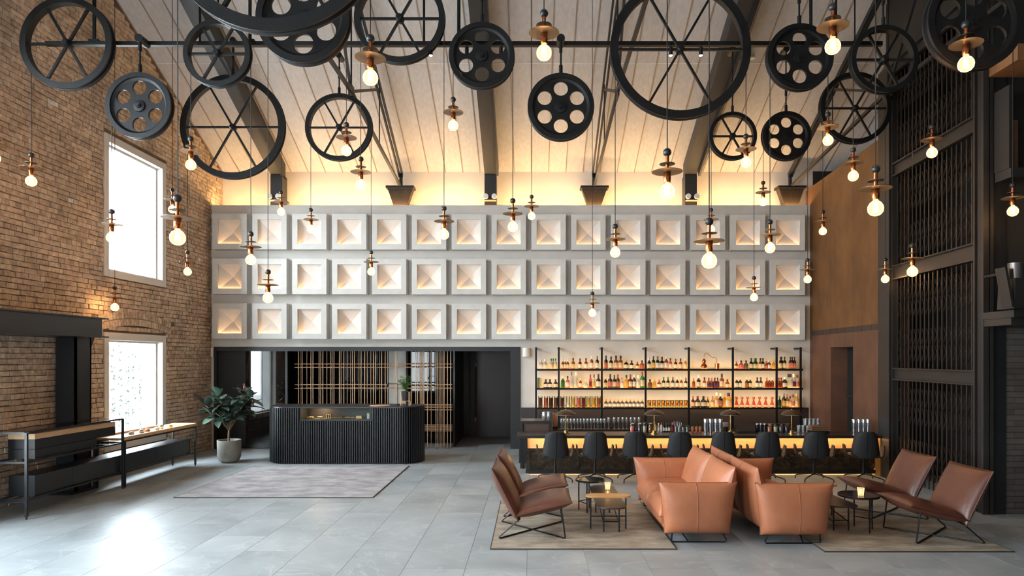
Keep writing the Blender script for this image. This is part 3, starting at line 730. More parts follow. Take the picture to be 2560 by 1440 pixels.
MB().prism(rrect(dx0 - .005, dx1 + .005, dY0 - .005, dY0 + dep, .4), dZ - .03, dZ).build('top', M_SATIN, desk, world=True, bevel=.004)
MB().prism(rrect(dx0 + .05, dx1 - .05, dY0 + .05, dY0 + dep, .36), 0, .05).build('plinth', M_DESKB, desk, world=True)
# slats along the front and round the corners
path = []
r = .39
L = dx1 - dx0 - 2 * r; arc = PI / 2 * r
tot = arc + L + arc; pitch = .0437; ns = int(tot / pitch)
sl_f = MB().box((-.0105, -.022, 0), (.0105, .01, dZ - .05)).mesh('slat', M_DESK, bevel=.003)
sl_s = MB().box((-.0105, -.022, 0), (.0105, .01, wz - .055)).mesh('slat', M_DESK, bevel=.003)
for k in range(ns + 1):
    s_ = k * tot / ns
    if s_ < arc: a = PI + PI / 2 * s_ / arc; p = (dx0 + r + r * math.cos(a), dY0 + r + r * math.sin(a)); rz = a + PI / 2
    elif s_ < arc + L: p = (dx0 + r + s_ - arc, dY0); rz = 0
    else: a = -PI / 2 + PI / 2 * (s_ - arc - L) / arc; p = (dx1 - r + r * math.cos(a), dY0 + r + r * math.sin(a)); rz = a + PI / 2
    short = wx0 - .015 < p[0] < wx1 + .015
    o = link('slat', sl_s if short else sl_f, desk); o.location = Vector((p[0], p[1], .02)) - desk.location; o.rotation_euler = (0, 0, rz)
# goods in the display
gi = 0
M_PAST = mat('golden_goods', (226, 170, 92), .4, .3, var=.2, scale=30)
goods = [(775, .11, .035, 'loaf'), (799, .10, .035, 'loaf'), (823, .055, .075, 'box'), (837, .1, .03, 'loaf'), (849, .08, .03, 'loaf'), (870, .1, .035, 'loaf'), (882, .08, .03, 'loaf'), (898, .09, .05, 'stack')]
for k, (px, w_, h_, kd) in enumerate(goods):
    D = dY0 + .2; x = XZ(px, D)
    g = MB()
    if kd == 'loaf': g.pillow(TM((x, D, wz + h_ / 2), (1, 0, 0), (0, 1, 0)), w_ * 1.3, w_, h_ * 1.15, .02, 8)
    elif kd == 'box':
        g.box((x - .045, D - .03, wz), (x + .045, D + .03, wz + .015)); g.box((x - .045, D - .03, wz + .07), (x + .045, D + .03, wz + .085))
        for sx in (-.04, 0, .04): g.box((x + sx - .008, D - .03, wz + .015), (x + sx + .008, D + .03, wz + .07))
    else: g.box((x - .06, D - .04, wz), (x + .06, D + .04, wz + .02)).box((x - .05, D - .04, wz + .02), (x + .055, D + .04, wz + .05))
    o = g.build('display_piece', M_PAST, smooth=kd == 'loaf'); tag(o, 'small golden piece in the desk display, %s from the left' % ORD[k], 'goods', 'golden pieces in the desk display')
D = dY0 + .12; x = XZ(922, D)
o = MB().lathe([(0, 0), (.038, 0), (.038, .1), (.034, .108), (.0, .108)], 20, (x, D, wz)).build('tin', mat('pale_green_tin', (206, 220, 186), .4, .2, col2=(150, 170, 120), scale=40), smooth=True)
tag(o, 'pale green tin at the right end of the desk display', 'tin')
# desk lamp, wooden mat, plant on stand
dl = thing('desk_lamp', 'slim black angled lamp standing on the reception desk', 'lamp', (XZ(994, dY0 + .5), dY0 + .5, dZ))
MB().lathe([(0, 0), (.075, 0), (.075, .018), (.0, .022)], 20).build('base', M_STEEL, dl, smooth=True)
MB().tube([(0, 0, .02), (0, 0, .42), (-.012, 0, .432), (-.2, 0, .435)], .007, 8).build('arm', M_STEEL, dl, smooth=True)
MB().cyl((-.175, 0, .45), (-.225, -.02, .36), .018, .022, 12).build('head', M_STEEL, dl, smooth=True)
o = MB().lathe([(0, 0), (.2, 0), (.2, .008), (0, .009)], 28, (XZ(950, dY0 + .3), dY0 + .3, dZ)).build('round_mat', M_OAK); tag(o, 'round pale mat lying on the reception desk', 'mat')
pl = thing('desk_plant', 'feathery green plant in a black pot on a wooden stand', 'plant', (XZ(1014, dY0 + .42), dY0 + .42, dZ))
for sx, sy in ((-1, -1), (1, -1), (1, 1), (-1, 1)): MB().box((sx * .085 - .008, sy * .085 - .008, 0), (sx * .085 + .008, sy * .085 + .008, .27)).build('stand_leg', M_OAK, pl)
MB().box((-.085, -.008, .075), (.085, .008, .095)).box((-.008, -.085, .075), (.008, .085, .095)).build('stand_cross', M_OAK, pl)
MB().lathe([(0, .096), (.07, .096), (.085, .28), (.078, .28), (.07, .25), (0, .25)], 24).build('pot', M_STEEL, pl, smooth=True)
MB().lathe([(0, .26), (.075, .255)], 16).build('soil', M_SOIL, pl)
lf_ = MB()
for k in range(14):
    a = random.uniform(0, 2 * PI); lean = random.uniform(.05, .16); h = random.uniform(.18, .42)
    pts = [(lean * math.cos(a) * t * t, lean * math.sin(a) * t * t, .26 + h * t) for t in (0, .35, .7, 1)]
    MB().tube(pts, .003, 5).build('stem', M_LEAF2, pl)
    for q in range(26):
        t = random.uniform(.3, 1); p = Vector((lean * math.cos(a) * t * t, lean * math.sin(a) * t * t, .26 + h * t))
        b = random.uniform(0, 2 * PI); d = Vector((math.cos(b), math.sin(b), random.uniform(-.3, .5))).normalized(); sd = d.cross(Vector((0, 0, 1))).normalized() * .007; ln = random.uniform(.05, .09)
        lf_.add([p, p + d * ln * .5 + sd, p + d * ln - Vector((0, 0, .01)), p + d * ln * .5 - sd], [(0, 1, 2, 3)])
tag(lf_.build('leaflets', M_LEAF2, pl), kind='stuff')

# ------------------------------------------------------------------ rubber plant in a concrete pot
px_, py_ = XZ(573, 13.45), 13.45
rp = thing('rubber_plant', 'broad-leaved rubber plant in a round grey concrete pot', 'plant', (px_, py_, 0))
MB().lathe([(0, 0), (.13, 0), (.19, .04), (.218, .12), (.225, .44), (.2, .44), (.195, .36), (0, .36)], 36).build('pot', M_POT, rp, smooth=True)
MB().lathe([(0, .385), (.198, .375)], 24).build('soil', M_SOIL, rp)
tips = []
def branch(pts, r0, r1):
    n = len(pts); MB().tube(pts, [r0 + (r1 - r0) * i / (n - 1) for i in range(n)], 7).build('branch', M_BARK, rp, smooth=True)
branch([(0, 0, .36), (-.01, 0, .5), (.0, 0, .66)], .022, .018)
BR = [(-.42, -.1, 1.12), (-.3, .1, 1.3), (-.12, -.12, 1.22), (.1, .0, 1.18), (.3, -.05, 1.38), (.42, .08, 1.12), (.2, -.2, .95), (-.25, -.25, .95), (.05, .25, 1.1), (.48, -.1, 1.3)]
for q in BR:
    m_ = Vector((q[0] * .4, q[1] * .4, .66 + (q[2] - .66) * .55)); branch([(0, 0, .62), m_, q], .014, .006)
    tips.append((m_, Vector(q)))
lm = []
for vw in range(3):
    mb = MB(); n = 6; ln, wd = .28, .074; vs = []; fs = []
    for i in range(n + 1):
        t = i / n; w = wd * math.sin(PI * min(1, t * .94 + .03)) ** .75; z = -.09 * t * t * (.6 + .4 * vw) + .02 * t
        vs += [(ln * t, -w, z + .016), (ln * t, 0, z), (ln * t, w, z + .016)]
    for i in range(n):
        for j in range(2): fs.append((3 * i + j, 3 * i + 3 + j, 3 * i + 4 + j, 3 * i + 1 + j))
    mb.add(vs, fs); lm.append(mb.mesh('leaf', M_LEAF, smooth=True, ang=180))
for a_, b_ in tips:
    for k in range(13):
        t = .2 + .8 * k / 12; p = a_.lerp(b_, t)
        az = k * 2.4 + random.uniform(-.3, .3); el = random.uniform(-.35, .35) + (.7 if k > 8 else 0)
        o = link('leaf', lm[k % 3], rp, p); o.rotation_euler = Euler((random.uniform(-.4, .4), -el, az)); s_ = random.uniform(.75, 1.15); o.scale = (s_, s_, s_)
for p in (Vector((.32, -.05, 1.42)), Vector((.5, -.1, 1.1))):
    o = MB().lathe([(0, 0), (.02, .03), (.022, .07), (.008, .12), (0, .135)], 8, p).build('leaf_bud', mat('red_leaf_sheath', (150, 72, 56), .5), rp, smooth=True)

# ------------------------------------------------------------------ rugs
def rug(label, x0, x1, y0, y1, m):
    o = thing('rug', label, 'rug', ((x0 + x1) / 2, (y0 + y1) / 2, 0), 0)
    MB().box((x0 + .012, y0 + .012, 0), (x1 - .012, y1 - .012, .012)).build('pile', m, o, world=True)
    e = MB(); e.box((x0, y0, 0), (x1, y0 + .012, .011)); e.box((x0, y1 - .012, 0), (x1, y1, .011)); e.box((x0, y0 + .012, 0), (x0 + .012, y1 - .012, .011)); e.box((x1 - .012, y0 + .012, 0), (x1, y1 - .012, .011))
    e.build('binding', M_RUGE, o, world=True)
rug('pale grey mottled rug in front of the reception desk', XZ(433, 10.0), XZ(933, 10.0), 10.0, 12.95, M_RUG)
rug('taupe mottled rug under the left lounge chairs', -.45, 1.55, 7.3, 9.76, M_RUG2)
rug('taupe mottled rug under the right lounge chairs', XZ(2062, 7.2), XZ(2537, 7.2), 7.2, 9.76, M_RUG2)

# ------------------------------------------------------------------ display case and bench along the brick wall
def bars(mb, pts, w=.03):
    for p, q in pts: mb.bar(p, q, w, w)
cA, cB = -6.86, -6.42
dc = thing('display_case', 'black framed display case with oak tray under a glass top', 'display case', (-6.64, 9.7, 0))
y0, y1 = 8.67, 10.71
for x in (cA, cB):
    for y in (y0, y1):
        l = MB().box((x - .015, y - .015, .03), (x + .015, y + .015, 1.1)); l.build('leg', M_SATIN, dc, world=True)
        MB().cyl((x, y, 0), (x, y, .03), .012, n=10).build('foot', M_SATIN, dc, world=True)
for z in (1.095, .72, .22):
    for y in (y0, y1):
        if z == .22 and y == y1: continue
        MB().box((cA + .015, y - .013, z - .013), (cB - .015, y + .013, z + .013)).build('cross_rail', M_SATIN, dc, world=True)
for x in (cA, cB): MB().box((x - .013, y0 + .015, 1.082), (x + .013, y1 - .015, 1.108)).build('top_rail', M_SATIN, dc, world=True)
MB().box((cA + .015, y0 + .015, 1.096), (cB - .015, y1 - .015, 1.106)).build('glass_top', M_GLASS, dc, world=True)
tr = MB(); xa, xb, ya, yb2 = cA + .03, cB - .06, 8.9, 10.62
tr.box((xa, ya, .99), (xb, yb2, 1.0)).box((xa, ya, 1.0), (xb, ya + .02, 1.06)).box((xa, yb2 - .02, 1.0), (xb, yb2, 1.06)).box((xa, ya + .02, 1.0), (xa + .02, yb2 - .02, 1.06)).box((xb - .02, ya + .02, 1.0), (xb, yb2 - .02, 1.06))
tr.build('oak_tray', M_OAK, dc, world=True)
MB().box((xa, ya, .86), (xb, yb2, .988)).build('drawer', M_SATIN, dc, world=True)
MB().box((xa, ya, .735), (xb, yb2 - .45, .855)).build('drawer', M_SATIN, dc, world=True)
MB().box((cA + .02, ya + .3, .71), (cB - .02, ya + .33, .735)).box((cA + .02, y1 - .35, .71), (cB - .02, y1 - .32, .735)).build('drawer_bearer', M_SATIN, dc, world=True)
for x in (cA, cB): MB().box((x - .012, y0 + .015, .708), (x + .012, y1 - .015, .732)).build('side_rail', M_SATIN, dc, world=True)
lc = thing('low_cabinet', 'long low black cabinet running under the display case and bench', 'cabinet', (-6.65, 10.9, 0))
ysx = [8.9, 9.62, 10.72, 11.75, 12.9]
MB().box((cA + .05, 8.9, .25), (cB - .07, 12.9, .262)).box((cA + .05, 8.9, .508), (cB - .07, 12.9, .52)).box((cA + .05, 8.9, .262), (cA + .06, 12.9, .508)).build('carcass', M_SATIN, lc, world=True)
for a, b in zip(ysx[:-1], ysx[1:]): MB().box((cB - .07, a + .003, .262), (cB - .05, b - .003, .52)).build('drawer_front', M_SATIN, lc, world=True, bevel=.003)
MB().box((cA + .05, 8.885, .25), (cB - .05, 8.9, .52)).build('end_panel', M_SATIN, lc, world=True)
MB().box((cA + .05, 12.9, .25), (cB - .05, 12.915, .52)).build('end_panel', M_SATIN, lc, world=True)
for y in (8.72, 10.9, 12.98): MB().box((cA + .02, y - .012, .226), (cB - .02, y + .012, .25)).build('bearer', M_SATIN, lc, world=True)
for x in (cA + .04, cB - .04): MB().box((x - .012, 8.72, .226), (x + .012, 12.98, .25)).build('bearer', M_SATIN, lc, world=True)
bn = thing('oak_bench_table', 'long narrow oak-topped table on thin black legs by the low window', 'table', (-6.6, 11.95, 0))
ya, yb2 = 10.73, 13.02; za, zb = .755, .81
bt = MB(); bt.box((cA, ya, za), (cB + .03, yb2, zb - .02)); bt.build('top', M_OAK, bn, world=True, bevel=.003)
lp = MB(); lp.box((cA, ya, zb - .02), (cA + .03, 12.6, zb + .012)); lp.build('back_rail', M_OAK, bn, world=True)
lp = MB(); lp.box((cB, ya, zb - .02), (cB + .03, yb2, zb)); lp.box((cA + .03, yb2 - .35, zb - .02), (cB, yb2, zb)); lp.build('edge_band', M_OAK, bn, world=True)
for x in (cA + .02, cB + .01):
    for y in (ya + .02, yb2 - .02):
        MB().box((x - .014, y - .014, .02), (x + .014, y + .014, za)).build('leg', M_SATIN, bn, world=True)
        MB().cyl((x, y, 0), (x, y, .02), .011, n=8).build('foot', M_SATIN, bn, world=True)
MB().box((cA + .02, ya + .02, za - .03), (cA + .045, yb2 - .02, za)).box((cB - .015, ya + .02, za - .03), (cB + .01, yb2 - .02, za)).build('apron', M_SATIN, bn, world=True)
its = [(11.25, 'white', .05), (11.5, 'clear', .06), (11.72, 'amber', .045), (11.95, 'white', .05), (12.15, 'clear', .07), (12.4, 'brass', .04)]
for k, (y, kd, h) in enumerate(its):
    m = {'white': M_WHITE, 'clear': M_SILVER, 'amber': M_OAKX, 'brass': M_GOLD}[kd]
    o = MB().lathe([(0, 0), (.04, 0), (.045, h * .6), (.025, h), (0, h)], 14, (-6.6 + .03 * (k % 2), y, zb - .02)).build('keepsake', m, smooth=True)
    tag(o, 'small %s keepsake on the oak bench table, %s from the display case' % ({'white': 'white', 'clear': 'silvery', 'amber': 'honey-coloured', 'brass': 'brass'}[kd], ORD[k]), 'ornament', 'keepsakes on the oak bench table')

# ------------------------------------------------------------------ the bar
bX0, bX1 = -.08, 6.02
bZ = .715; bF = 11.98
bar = thing('bar_counter', 'long low bar counter with dark marble front and glowing band', 'bar counter', (3.0, 12.3, 0))
MB().box((-.27, 11.76, bZ - .05), (bX1 + .06, 12.42, bZ)).build('top', M_TOP, bar, world=True, bevel=.004)
MB().box((bX0, bF + .06, .44), (bX1, bF + .1, bZ - .05)).build('glow_panel', M_ONYX, bar, world=True)
seams = [bX0, .78, 1.66, 2.52, 3.4, 4.28, 5.15, bX1]
for a, b in zip(seams[:-1], seams[1:]):
    MB().box((a + .05, bF, .09), (b - .02, bF + .05, .45)).build('marble_slab', M_MARB, bar, world=True, bevel=.003)
    MB().box((a - .02, bF - .012, .09), (a + .05, bF + .05, .45)).build('marble_pilaster', M_MARB, bar, world=True, bevel=.003)
MB().box((bX0, bF + .005, .45), (bX1, bF + .06, .462)).build('ledge', M_TOP, bar, world=True)
MB().box((bX0 - .03, bF - .02, .03), (bX1, bF + .01, .09)).build('base_strip', M_DARK, bar, world=True)
MB().box((bX0 + .02, bF + .1, 0), (bX1, 12.4, .66)).build('carcass', M_DARK, bar, world=True)
MB().box((bX0 + .03, 11.9, bZ - .062), (bX1 - .02, 11.925, bZ - .052)).build('counter_light', M_LEDB, bar, world=True)
MB().box((bX0 + .03, bF + .02, .072), (bX1 - .02, bF + .05, .082)).build('toe_light', M_LEDT, bar, world=True)
MB().box((bX1, 11.8, 0), (bX1 + .06, 12.42, bZ - .05)).build('end_panel', mat('brass_end_panel', (150, 110, 58), .5, .4), bar, world=True)
for k in range(7): MB().box((-.225 + k * .021, 12.0, .2), (-.213 + k * .021, 12.03, bZ - .05)).build('rib', M_STEEL, bar, world=True)
MB().box((-.23, 12.03, .2), (bX0, 12.4, bZ - .05)).build('left_return', M_DARK, bar, world=True)
# raised service box at the left end
sb = thing('service_box', 'dark raised service cabinet at the left end of the bar', 'cabinet', (-.0, 13.0, 0))
x0, x1 = XZ(1303, 12.7), XZ(1376, 12.7); zt = ZZ(1052, 12.7)
MB().box((x0, 12.7, 0), (x1, 13.2, zt - .05)).build('body', mat('brown_cabinet', (74, 56, 46), .5), sb, world=True)
MB().box((x0 - .02, 12.67, zt - .05), (x1 + .02, 13.22, zt)).build('top', M_TOP, sb, world=True)
MB().box((x1 - .03, 12.66, 0), (x1 + .02, 12.7, zt - .05)).build('side_trim', M_TOP, sb, world=True)
MB().box((x0 - .02, 12.66, 0), (x0 + .03, 12.7, zt - .05)).build('side_trim', M_TOP, sb, world=True)
# back counter and dark splash
bc = thing('back_counter', 'dark counter below the bottle shelves carrying the wine glasses', 'counter', (3, 15.1, 0))
MB().box((XZ(1378, 14.9), 14.8, 0), (XC - .06, YB, .47)).build('body', M_DARK, bc, world=True)
MB().box((XZ(1378, 14.9), 14.76, .47), (XC - .06, YB, .5)).build('top', M_TOP, bc, world=True)
zs = ZZ(1019, YB - .02)
MB().box((XZ(1303, YB), YB - .02, .5), (XC - .04, YB, zs)).build('splash', mat('dark_brown_splash', (48, 40, 40), .45), bc, world=True)
# bottle shelving
SY = 15.07
shv = thing('bottle_shelves', 'black steel bottle shelving with three lit shelves on the back wall', 'shelves', (2.9, 15.2, 0))
posts = [1340, 1397, 1504.5, 1614, 1722, 1832, 1941.5, 2001.5]
SZ = [ZZ(923, SY), ZZ(970.5, SY), ZZ(1019, SY)]
sx0, sx1 = XZ(1340, SY), XZ(2004, SY)
ztop = ZZ(868, SY)
for p in posts:
    x = XZ(p, SY)
    MB().box((x - .02, SY - .02, .5), (x + .02, SY + .02, ztop)).build('post', M_WIRE, shv, world=True)
    MB().box((x - .018, SY + .02, ztop - .05), (x + .018, YB, ztop - .01)).build('wall_bracket', M_WIRE, shv, world=True)
for z in SZ:
    MB().box((sx0 - .02, SY - .012, z - .034), (sx1 + .03, SY + .01, z + .008)).box((sx0 - .02, YB - .05, z - .022), (sx1 + .03, YB - .03, z)).build('shelf_frame', M_WIRE, shv, world=True)
    MB().box((sx0, SY + .01, z - .02), (sx1, YB - .05, z - .012)).build('shelf_board', M_WIRE, shv, world=True)
    MB().box((sx0 + .02, SY + .015, z - .012), (sx1 - .01, YB - .055, z - .004)).build('light_panel', M_LEDS, shv, world=True)
    MB().box((sx0 + .02, SY + .012, z - .03), (sx1 - .01, SY + .024, z - .0225)).build('added_under_light', M_LEDU, shv, world=True)  # hidden strip added to throw more light on bottles and labels

# bottles -----------------------------------------------------------
C = {'clear': (214, 208, 196), 'cream': (236, 216, 176), 'amber': (176, 96, 36), 'dark': (38, 26, 20), 'red': (130, 30, 26), 'green': (40, 120, 50), 'dkgreen': (24, 54, 32), 'yellow': (214, 168, 60), 'pink': (214, 120, 100), 'blue': (60, 80, 170), 'white': (240, 232, 214), 'black': (20, 18, 18), 'copper': (190, 104, 66), 'bronze': (120, 90, 60), 'gold': (226, 178, 84), 'grey': (120, 110, 110), 'purple': (84, 50, 84), 'umber': (110, 66, 40), 'soot': (62, 48, 40), 'plum': (110, 56, 52)}
WORD = {'dkgreen': 'dark green', 'dark': 'dark brown'}
def glassm(c): return liquid('bottle_glass_' + c, C[c], .55 if c not in ('black', 'dark', 'bronze') else .25)
def paperm(c): return liquid('paper_' + c, C[c], .35, .7)
def capm(c): return mat('cap_' + c, C[c], .4)
BM = {}
SHAPES = {  # radius/height ratio, shoulder start, shoulder end, neck ratio
    'wine': (.13, .60, .74, .36), 'spirit': (.155, .58, .70, .38), 'squat': (.25, .52, .72, .34), 'slim': (.105, .62, .78, .42), 'round': (.31, .30, .68, .28), 'tall': (.115, .66, .78, .34), 'flare': (.22, .12, .78, .30)}
def bottle_meshes(shape, h, body, label, cap):
    key = (shape, round(h, 3), body, label, cap)
    if key in BM: return BM[key]
    rr, s0, s1, nk = SHAPES[shape]; r = max(.021, rr * h); n = r * nk
    if shape == 'round': prof = [(0, 0), (r * .6, 0), (r * .95, .18 * h), (r, .32 * h), (r * .8, .52 * h), (n * 1.2, .64 * h), (n, .7 * h), (n, .86 * h), (0, .86 * h)]
    elif shape == 'flare': prof = [(0, 0), (r * .85, 0), (r, .1 * h), (r * .92, .22 * h), (r * .55, .5 * h), (n, .68 * h), (n, .8 * h), (r * .6, .9 * h), (0, .9 * h)]
    else: prof = [(0, 0), (r * .92, 0), (r, .02 * h), (r, s0 * h), (r * .82, (s0 * .5 + s1 * .5) * h), (n, s1 * h), (n, .9 * h), (0, .9 * h)]
    gm = MB().lathe(prof, 14).mesh('glass', glassm(body), smooth=True, ang=35)
    l0, l1 = (.12, .48) if shape != 'round' else (.2, .42)
    if shape in ('round', 'flare'):
        lb = MB().lathe([(r * 1.012, .14 * h), (r * 1.015, .3 * h)] if shape == 'round' else [(r * 1.02, .09 * h), (r * .95, .22 * h)], 14, closed=False)
        lb.f = lb.f[:14]
    else:
        lb = MB().lathe([(r * 1.012, l0 * h), (r * 1.012, l1 * h)], 14); lb.f = lb.f[:14]
    lm_ = lb.mesh('label', paperm(label), smooth=True)
    c0 = (.78 if shape not in ('round', 'flare') else (.84 if shape == 'round' else .8))
    cr = n * 1.18 if shape != 'flare' else r * .62
    cm = MB().lathe([(cr, c0 * h), (cr, h * .985), (cr * .9, h), (0, h)], 12).mesh('cap', capm(cap), smooth=True, ang=35)
    BM[key] = (gm, lm_, cm); return BM[key]
TILT = 0
def bottle(px, hpx, D, z, shape, body, label, cap, lab, grp, dy=0.0):
    h = hpx * D / F
    g, l, cpm = bottle_meshes(shape, h, body, label, cap)
    o = thing('bottle', lab, 'bottle', (XZ(px, D) , D + dy, z), 0, grp)
    link('glass', g, o); link('label', l, o); link('cap', cpm, o); return o
BAYN = ['narrow left', 'second', 'third', 'fourth', 'fifth', 'sixth', 'narrow right']
def shelf_run(level, lname, bay, items):
    zc = SZ[level] - .002; D = 15.2
    sc_ = D / SY
    for k, it in enumerate(items):
        px, hp, sh, bo, la, ca = it
        w = WORD.get(bo, bo); wl_ = WORD.get(la, la); wc = WORD.get(ca, ca)
        shp = {'wine': '', 'spirit': '', 'squat': 'squat ', 'slim': 'slim ', 'round': 'round ', 'tall': 'tall ', 'flare': 'flared '}[sh]
        bottle(CX + (px - CX) , hp, D, zc, sh, bo, la, ca, '%s%s bottle, %s from left on the %s shelf, %s bay' % (shp, w, ORD[k], lname, BAYN[bay]), 'bottles on the %s shelf' % lname, dy=(.05 if k % 2 else -.01) if len(items) > 1 and abs(items[k][0] - items[k - 1][0]) < 6 else 0)
q = shelf_run
q(0, 'top', 0, [(1353, 25, 'squat', 'clear', 'white', 'white'), (1363, 25, 'squat', 'clear', 'white', 'white'), (1378, 27, 'spirit', 'clear', 'cream', 'green'), (1383.5, 27, 'spirit', 'clear', 'cream', 'green'), (1389, 27, 'spirit', 'clear', 'cream', 'green')])
q(0, 'top', 1, [(1407, 25, 'spirit', 'amber', 'cream', 'white'), (1413, 25, 'spirit', 'amber', 'cream', 'white'), (1419, 25, 'spirit', 'amber', 'cream', 'white'), (1433, 28, 'spirit', 'amber', 'cream', 'black'), (1450, 27, 'spirit', 'red', 'white', 'black'), (1465, 28, 'spirit', 'amber', 'white', 'black'), (1479, 33, 'wine', 'amber', 'white', 'white'), (1493, 33, 'wine', 'dark', 'white', 'bronze')])
q(0, 'top', 2, [(1515, 34, 'wine', 'black', 'pink', 'black'), (1527.5, 32, 'spirit', 'dark', 'cream', 'black'), (1540, 34, 'spirit', 'amber', 'cream', 'black'), (1551.5, 34, 'spirit', 'amber', 'cream', 'black'), (1565.5, 24, 'squat', 'dark', 'cream', 'gold'), (1579, 22, 'squat', 'dark', 'white', 'black'), (1593.5, 19, 'squat', 'amber', 'cream', 'copper'), (1605, 22, 'squat', 'copper', 'copper', 'black')])
q(0, 'top', 3, [(1623, 29, 'spirit', 'dark', 'white', 'white'), (1633.5, 33, 'wine', 'dkgreen', 'gold', 'dkgreen'), (1644, 33, 'spirit', 'dark', 'white', 'bronze'), (1655, 31, 'spirit', 'black', 'white', 'black'), (1665.5, 33, 'spirit', 'amber', 'white', 'white'), (1676, 28, 'spirit', 'pink', 'white', 'dark'), (1689, 26, 'spirit', 'red', 'white', 'red'), (1701.5, 27, 'spirit', 'amber', 'cream', 'dark'), (1713.5, 28, 'spirit', 'gold', 'cream', 'cream')])
q(0, 'top', 5, [(1841, 19, 'squat', 'amber', 'cream', 'copper'), (1853, 22, 'squat', 'pink', 'pink', 'black'), (1865, 22, 'squat', 'bronze', 'bronze', 'black'), (1878, 28, 'spirit', 'dkgreen', 'cream', 'dkgreen'), (1887, 28, 'spirit', 'green', 'cream', 'green'), (1891.5, 28, 'spirit', 'dkgreen', 'white', 'green'), (1901, 28, 'spirit', 'amber', 'cream', 'dark'), (1907, 28, 'spirit', 'dark', 'white', 'dark'), (1916, 20, 'squat', 'amber', 'copper', 'copper'), (1922, 23, 'squat', 'amber', 'white', 'white'), (1934, 24, 'spirit', 'gold', 'yellow', 'gold')])
q(0, 'top', 6, [(1951.5, 31, 'wine', 'dark', 'cream', 'black'), (1956, 31, 'wine', 'dark', 'cream', 'black'), (1961, 31, 'wine', 'dark', 'cream', 'black'), (1976, 31, 'wine', 'dark', 'pink', 'black'), (1980, 31, 'wine', 'dark', 'pink', 'black'), (1986, 31, 'wine', 'dark', 'pink', 'black')])
q(1, 'middle', 0, [(1364.5, 22, 'squat', 'dark', 'white', 'black'), (1375, 22, 'squat', 'dark', 'white', 'black'), (1389, 22, 'squat', 'dark', 'cream', 'black')])
q(1, 'middle', 1, [(1407, 31, 'spirit', 'green', 'green', 'white'), (1419, 30, 'spirit', 'pink', 'white', 'dark'), (1429, 41, 'tall', 'clear', 'clear', 'blue'), (1439.5, 40, 'tall', 'clear', 'clear', 'white'), (1451, 25, 'spirit', 'amber', 'white', 'cream'), (1464, 21, 'round', 'clear', 'cream', 'cream'), (1476, 34, 'slim', 'pink', 'red', 'red'), (1485, 34, 'slim', 'clear', 'yellow', 'red'), (1496, 35, 'spirit', 'dark', 'white', 'black')])
q(1, 'middle', 2, [(1514, 29, 'spirit', 'dark', 'cream', 'cream'), (1525.5, 35, 'spirit', 'black', 'pink', 'black'), (1536, 33, 'wine', 'black', 'cream', 'black'), (1545, 34, 'wine', 'dark', 'pink', 'red'), (1555, 26, 'spirit', 'clear', 'white', 'copper'), (1566, 33, 'spirit', 'yellow', 'gold', 'dark'), (1576, 34, 'spirit', 'red', 'cream', 'purple'), (1585.5, 34, 'wine', 'dark', 'white', 'cream'), (1595, 32, 'spirit', 'clear', 'white', 'white'), (1606, 41, 'wine', 'green', 'cream', 'red')])
q(1, 'middle', 3, [(1625, 22, 'squat', 'bronze', 'bronze', 'black'), (1636, 25, 'spirit', 'gold', 'yellow', 'gold'), (1648, 21, 'squat', 'amber', 'white', 'copper'), (1659, 28, 'spirit', 'dkgreen', 'white', 'green'), (1670, 28, 'spirit', 'dkgreen', 'cream', 'green'), (1682, 28, 'spirit', 'dark', 'white', 'bronze'), (1693, 27, 'spirit', 'dark', 'white', 'cream'), (1703, 27, 'spirit', 'amber', 'white', 'cream'), (1714.5, 26, 'spirit', 'dark', 'white', 'bronze')])
q(1, 'middle', 4, [(1734, 25, 'spirit', 'amber', 'amber', 'copper'), (1746.5, 32, 'spirit', 'black', 'cream', 'white'), (1761, 27, 'spirit', 'amber', 'white', 'black'), (1772, 26, 'spirit', 'amber', 'purple', 'red'), (1779, 26, 'spirit', 'amber', 'purple', 'copper'), (1787, 26, 'spirit', 'red', 'purple', 'black'), (1794, 26, 'spirit', 'red', 'purple', 'black'), (1804.5, 36, 'spirit', 'amber', 'cream', 'black'), (1818.5, 22, 'squat', 'amber', 'cream', 'red')])
q(1, 'middle', 5, [(1842, 27, 'spirit', 'dark', 'white', 'cream'), (1850.5, 27, 'spirit', 'dark', 'white', 'cream'), (1867, 27, 'spirit', 'dark', 'amber', 'cream'), (1875.5, 27, 'spirit', 'dark', 'cream', 'cream'), (1893, 27, 'spirit', 'dark', 'white', 'black'), (1902, 27, 'spirit', 'dark', 'white', 'black'), (1917, 26, 'spirit', 'amber', 'red', 'copper'), (1923.5, 26, 'spirit', 'amber', 'red', 'cream'), (1931, 26, 'spirit', 'amber', 'red', 'cream')])
q(1, 'middle', 6, [(1947, 26, 'spirit', 'amber', 'red', 'red'), (1953, 26, 'spirit', 'amber', 'red', 'red'), (1961.5, 28, 'squat', 'black', 'cream', 'white'), (1971, 35, 'spirit', 'clear', 'cream', 'black'), (1976, 35, 'spirit', 'clear', 'cream', 'black'), (1984, 35, 'spirit', 'clear', 'purple', 'white'), (1993, 33, 'spirit', 'clear', 'pink', 'red')])
q(2, 'low', 2, [(x, 20, 'squat', 'grey', 'white', 'gold') for x in (1515, 1525, 1536, 1545.5, 1555.5, 1566, 1575.5, 1585, 1595, 1605)])
